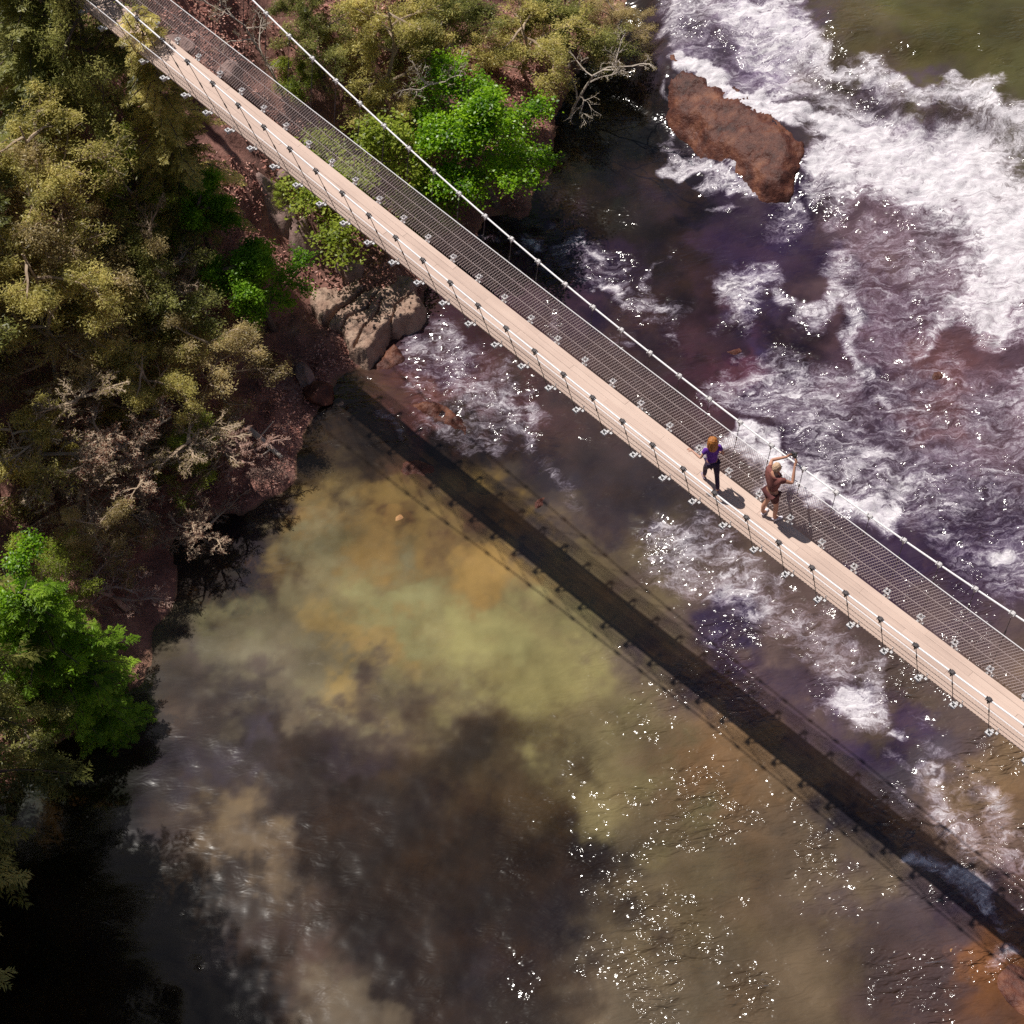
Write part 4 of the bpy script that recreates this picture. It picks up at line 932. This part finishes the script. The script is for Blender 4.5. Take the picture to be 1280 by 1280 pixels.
g = G(); g.box((0, 0, 0), (.075, 0, 0), (0, .03, 0), (0, 0, .048)); g.box((0, -.005, .058), (.025, 0, 0), (0, .025, 0), (0, 0, .012)); g.build('body', M['black'], camt)
g = G(); g.tube(np.array([(0, .03, 0), (0, .06, 0), (0, .10, 0)]), [.036, .038, .034], 12); g.build('lens', M['dark_metal'], camt)
# --- the one walking, hand on the near cable
wp_ = un(889, 611, zdeck(11.3)); sWm = float((wp_-P0)@u_); nWm = float((wp_-P0)@n_)
wom = empty('person', tuple(dk(sWm, nWm, 0))); facing(wom, -u_+n_*.55); wom.scale = (.95, .95, .95)
tag(wom, 'person with copper hair in a purple top and dark leggings walking on the boardwalk', 'person')
J = {'pelvis': (0, 0, .93, (.135, .11)), 'waist': (0, .01, 1.09, (.10, .08)), 'chest': (0, .02, 1.28, (.13, .095)), 'shc': (0, .01, 1.42, (.085, .068)), 'neck': (0, .025, 1.50, .045)}
E_ = [('pelvis', 'waist'), ('waist', 'chest'), ('chest', 'shc'), ('shc', 'neck')]
head_mesh(J, E_, 'neck', (0, .06, 1.615), (.1, 1, -.15))
for sg, k, el, wr in ((-1, 'l', (-.30, -.02, 1.18), (-.42, .22, 1.22)), (1, 'r', (.27, -.05, 1.15), (.14, .20, 1.12))):
    J['sh'+k] = (sg*.165, .01, 1.41, .048); J['ua'+k] = tuple((np.array((sg*.165, .01, 1.41))+np.array(el))/2)+(.040,); J['el'+k] = (*el, .034); J['wr'+k] = (*wr, .022)
    J['fa'+k] = tuple(np.array(el)*.65+np.array(wr)*.35)+(.034,)
    E_ += [('shc', 'sh'+k), ('sh'+k, 'ua'+k), ('ua'+k, 'el'+k), ('el'+k, 'fa'+k), ('fa'+k, 'wr'+k)]
    hand(J, E_, 'wr'+k, (-.5 if sg < 0 else -.8, .6, .05), (0, .2, -1), sg, .6, 'h'+k)
for sg, k, fx, fy in ((-1, 'l', -.09, .26), (1, 'r', .07, -.27)):
    J['hip'+k] = (sg*.085, 0, .88, .09); J['th'+k] = (sg*.09, fy*.35, .68, .076); J['kn'+k] = (sg*.09, fy*.62+.05, .48, .052); J['ca'+k] = (fx, fy*.85, .32, .05); J['an'+k] = (fx, fy, .10, .034); J['ft'+k] = (fx, fy+.10, .05, (.032, .024))
    E_ += [('pelvis', 'hip'+k), ('hip'+k, 'th'+k), ('th'+k, 'kn'+k), ('kn'+k, 'ca'+k), ('ca'+k, 'an'+k), ('an'+k, 'ft'+k)]
skin_mesh('body', J, E_, 'pelvis', M['skin'], 2, wom)
JT = {k: (*J[k][:3], tuple(q+.022 for q in J[k][3]) if isinstance(J[k][3], tuple) else J[k][3]+.020) for k in ('waist', 'chest', 'shc', 'shl', 'shr', 'ual', 'uar')}
JT['hem'] = (0, 0, .90, (.165, .135))
skin_mesh('shirt', JT, [('hem', 'waist'), ('waist', 'chest'), ('chest', 'shc'), ('shc', 'shl'), ('shc', 'shr'), ('shl', 'ual'), ('shr', 'uar')], 'chest', M['purple'], 2, wom)
JS = {k: (*J[k][:3], J[k][3]+.010 if not isinstance(J[k][3], tuple) else tuple(q+.008 for q in J[k][3])) for k in ('pelvis', 'hipl', 'hipr', 'thl', 'thr', 'knl', 'knr', 'cal', 'car')}
for k in 'lr': JS['an'+k] = (*J['an'+k][:2], .14, .046)
skin_mesh('leggings', JS, [('pelvis', 'hipl'), ('pelvis', 'hipr')]+[(a+k, b+k) for k in 'lr' for a, b in (('hip', 'th'), ('th', 'kn'), ('kn', 'ca'), ('ca', 'an'))], 'pelvis', M['legging'], 2, wom)
head_features(wom, (0, .06, 1.615), (.1, 1, -.15), None)
hair_shell(wom, (0, .03, 1.64), (.125, .135, .135), 1, M['hair_red'])
shoes(wom, [(-.09, .26, 0, 0), (.07, -.27, 0, .1)], M['shoe_dark'])
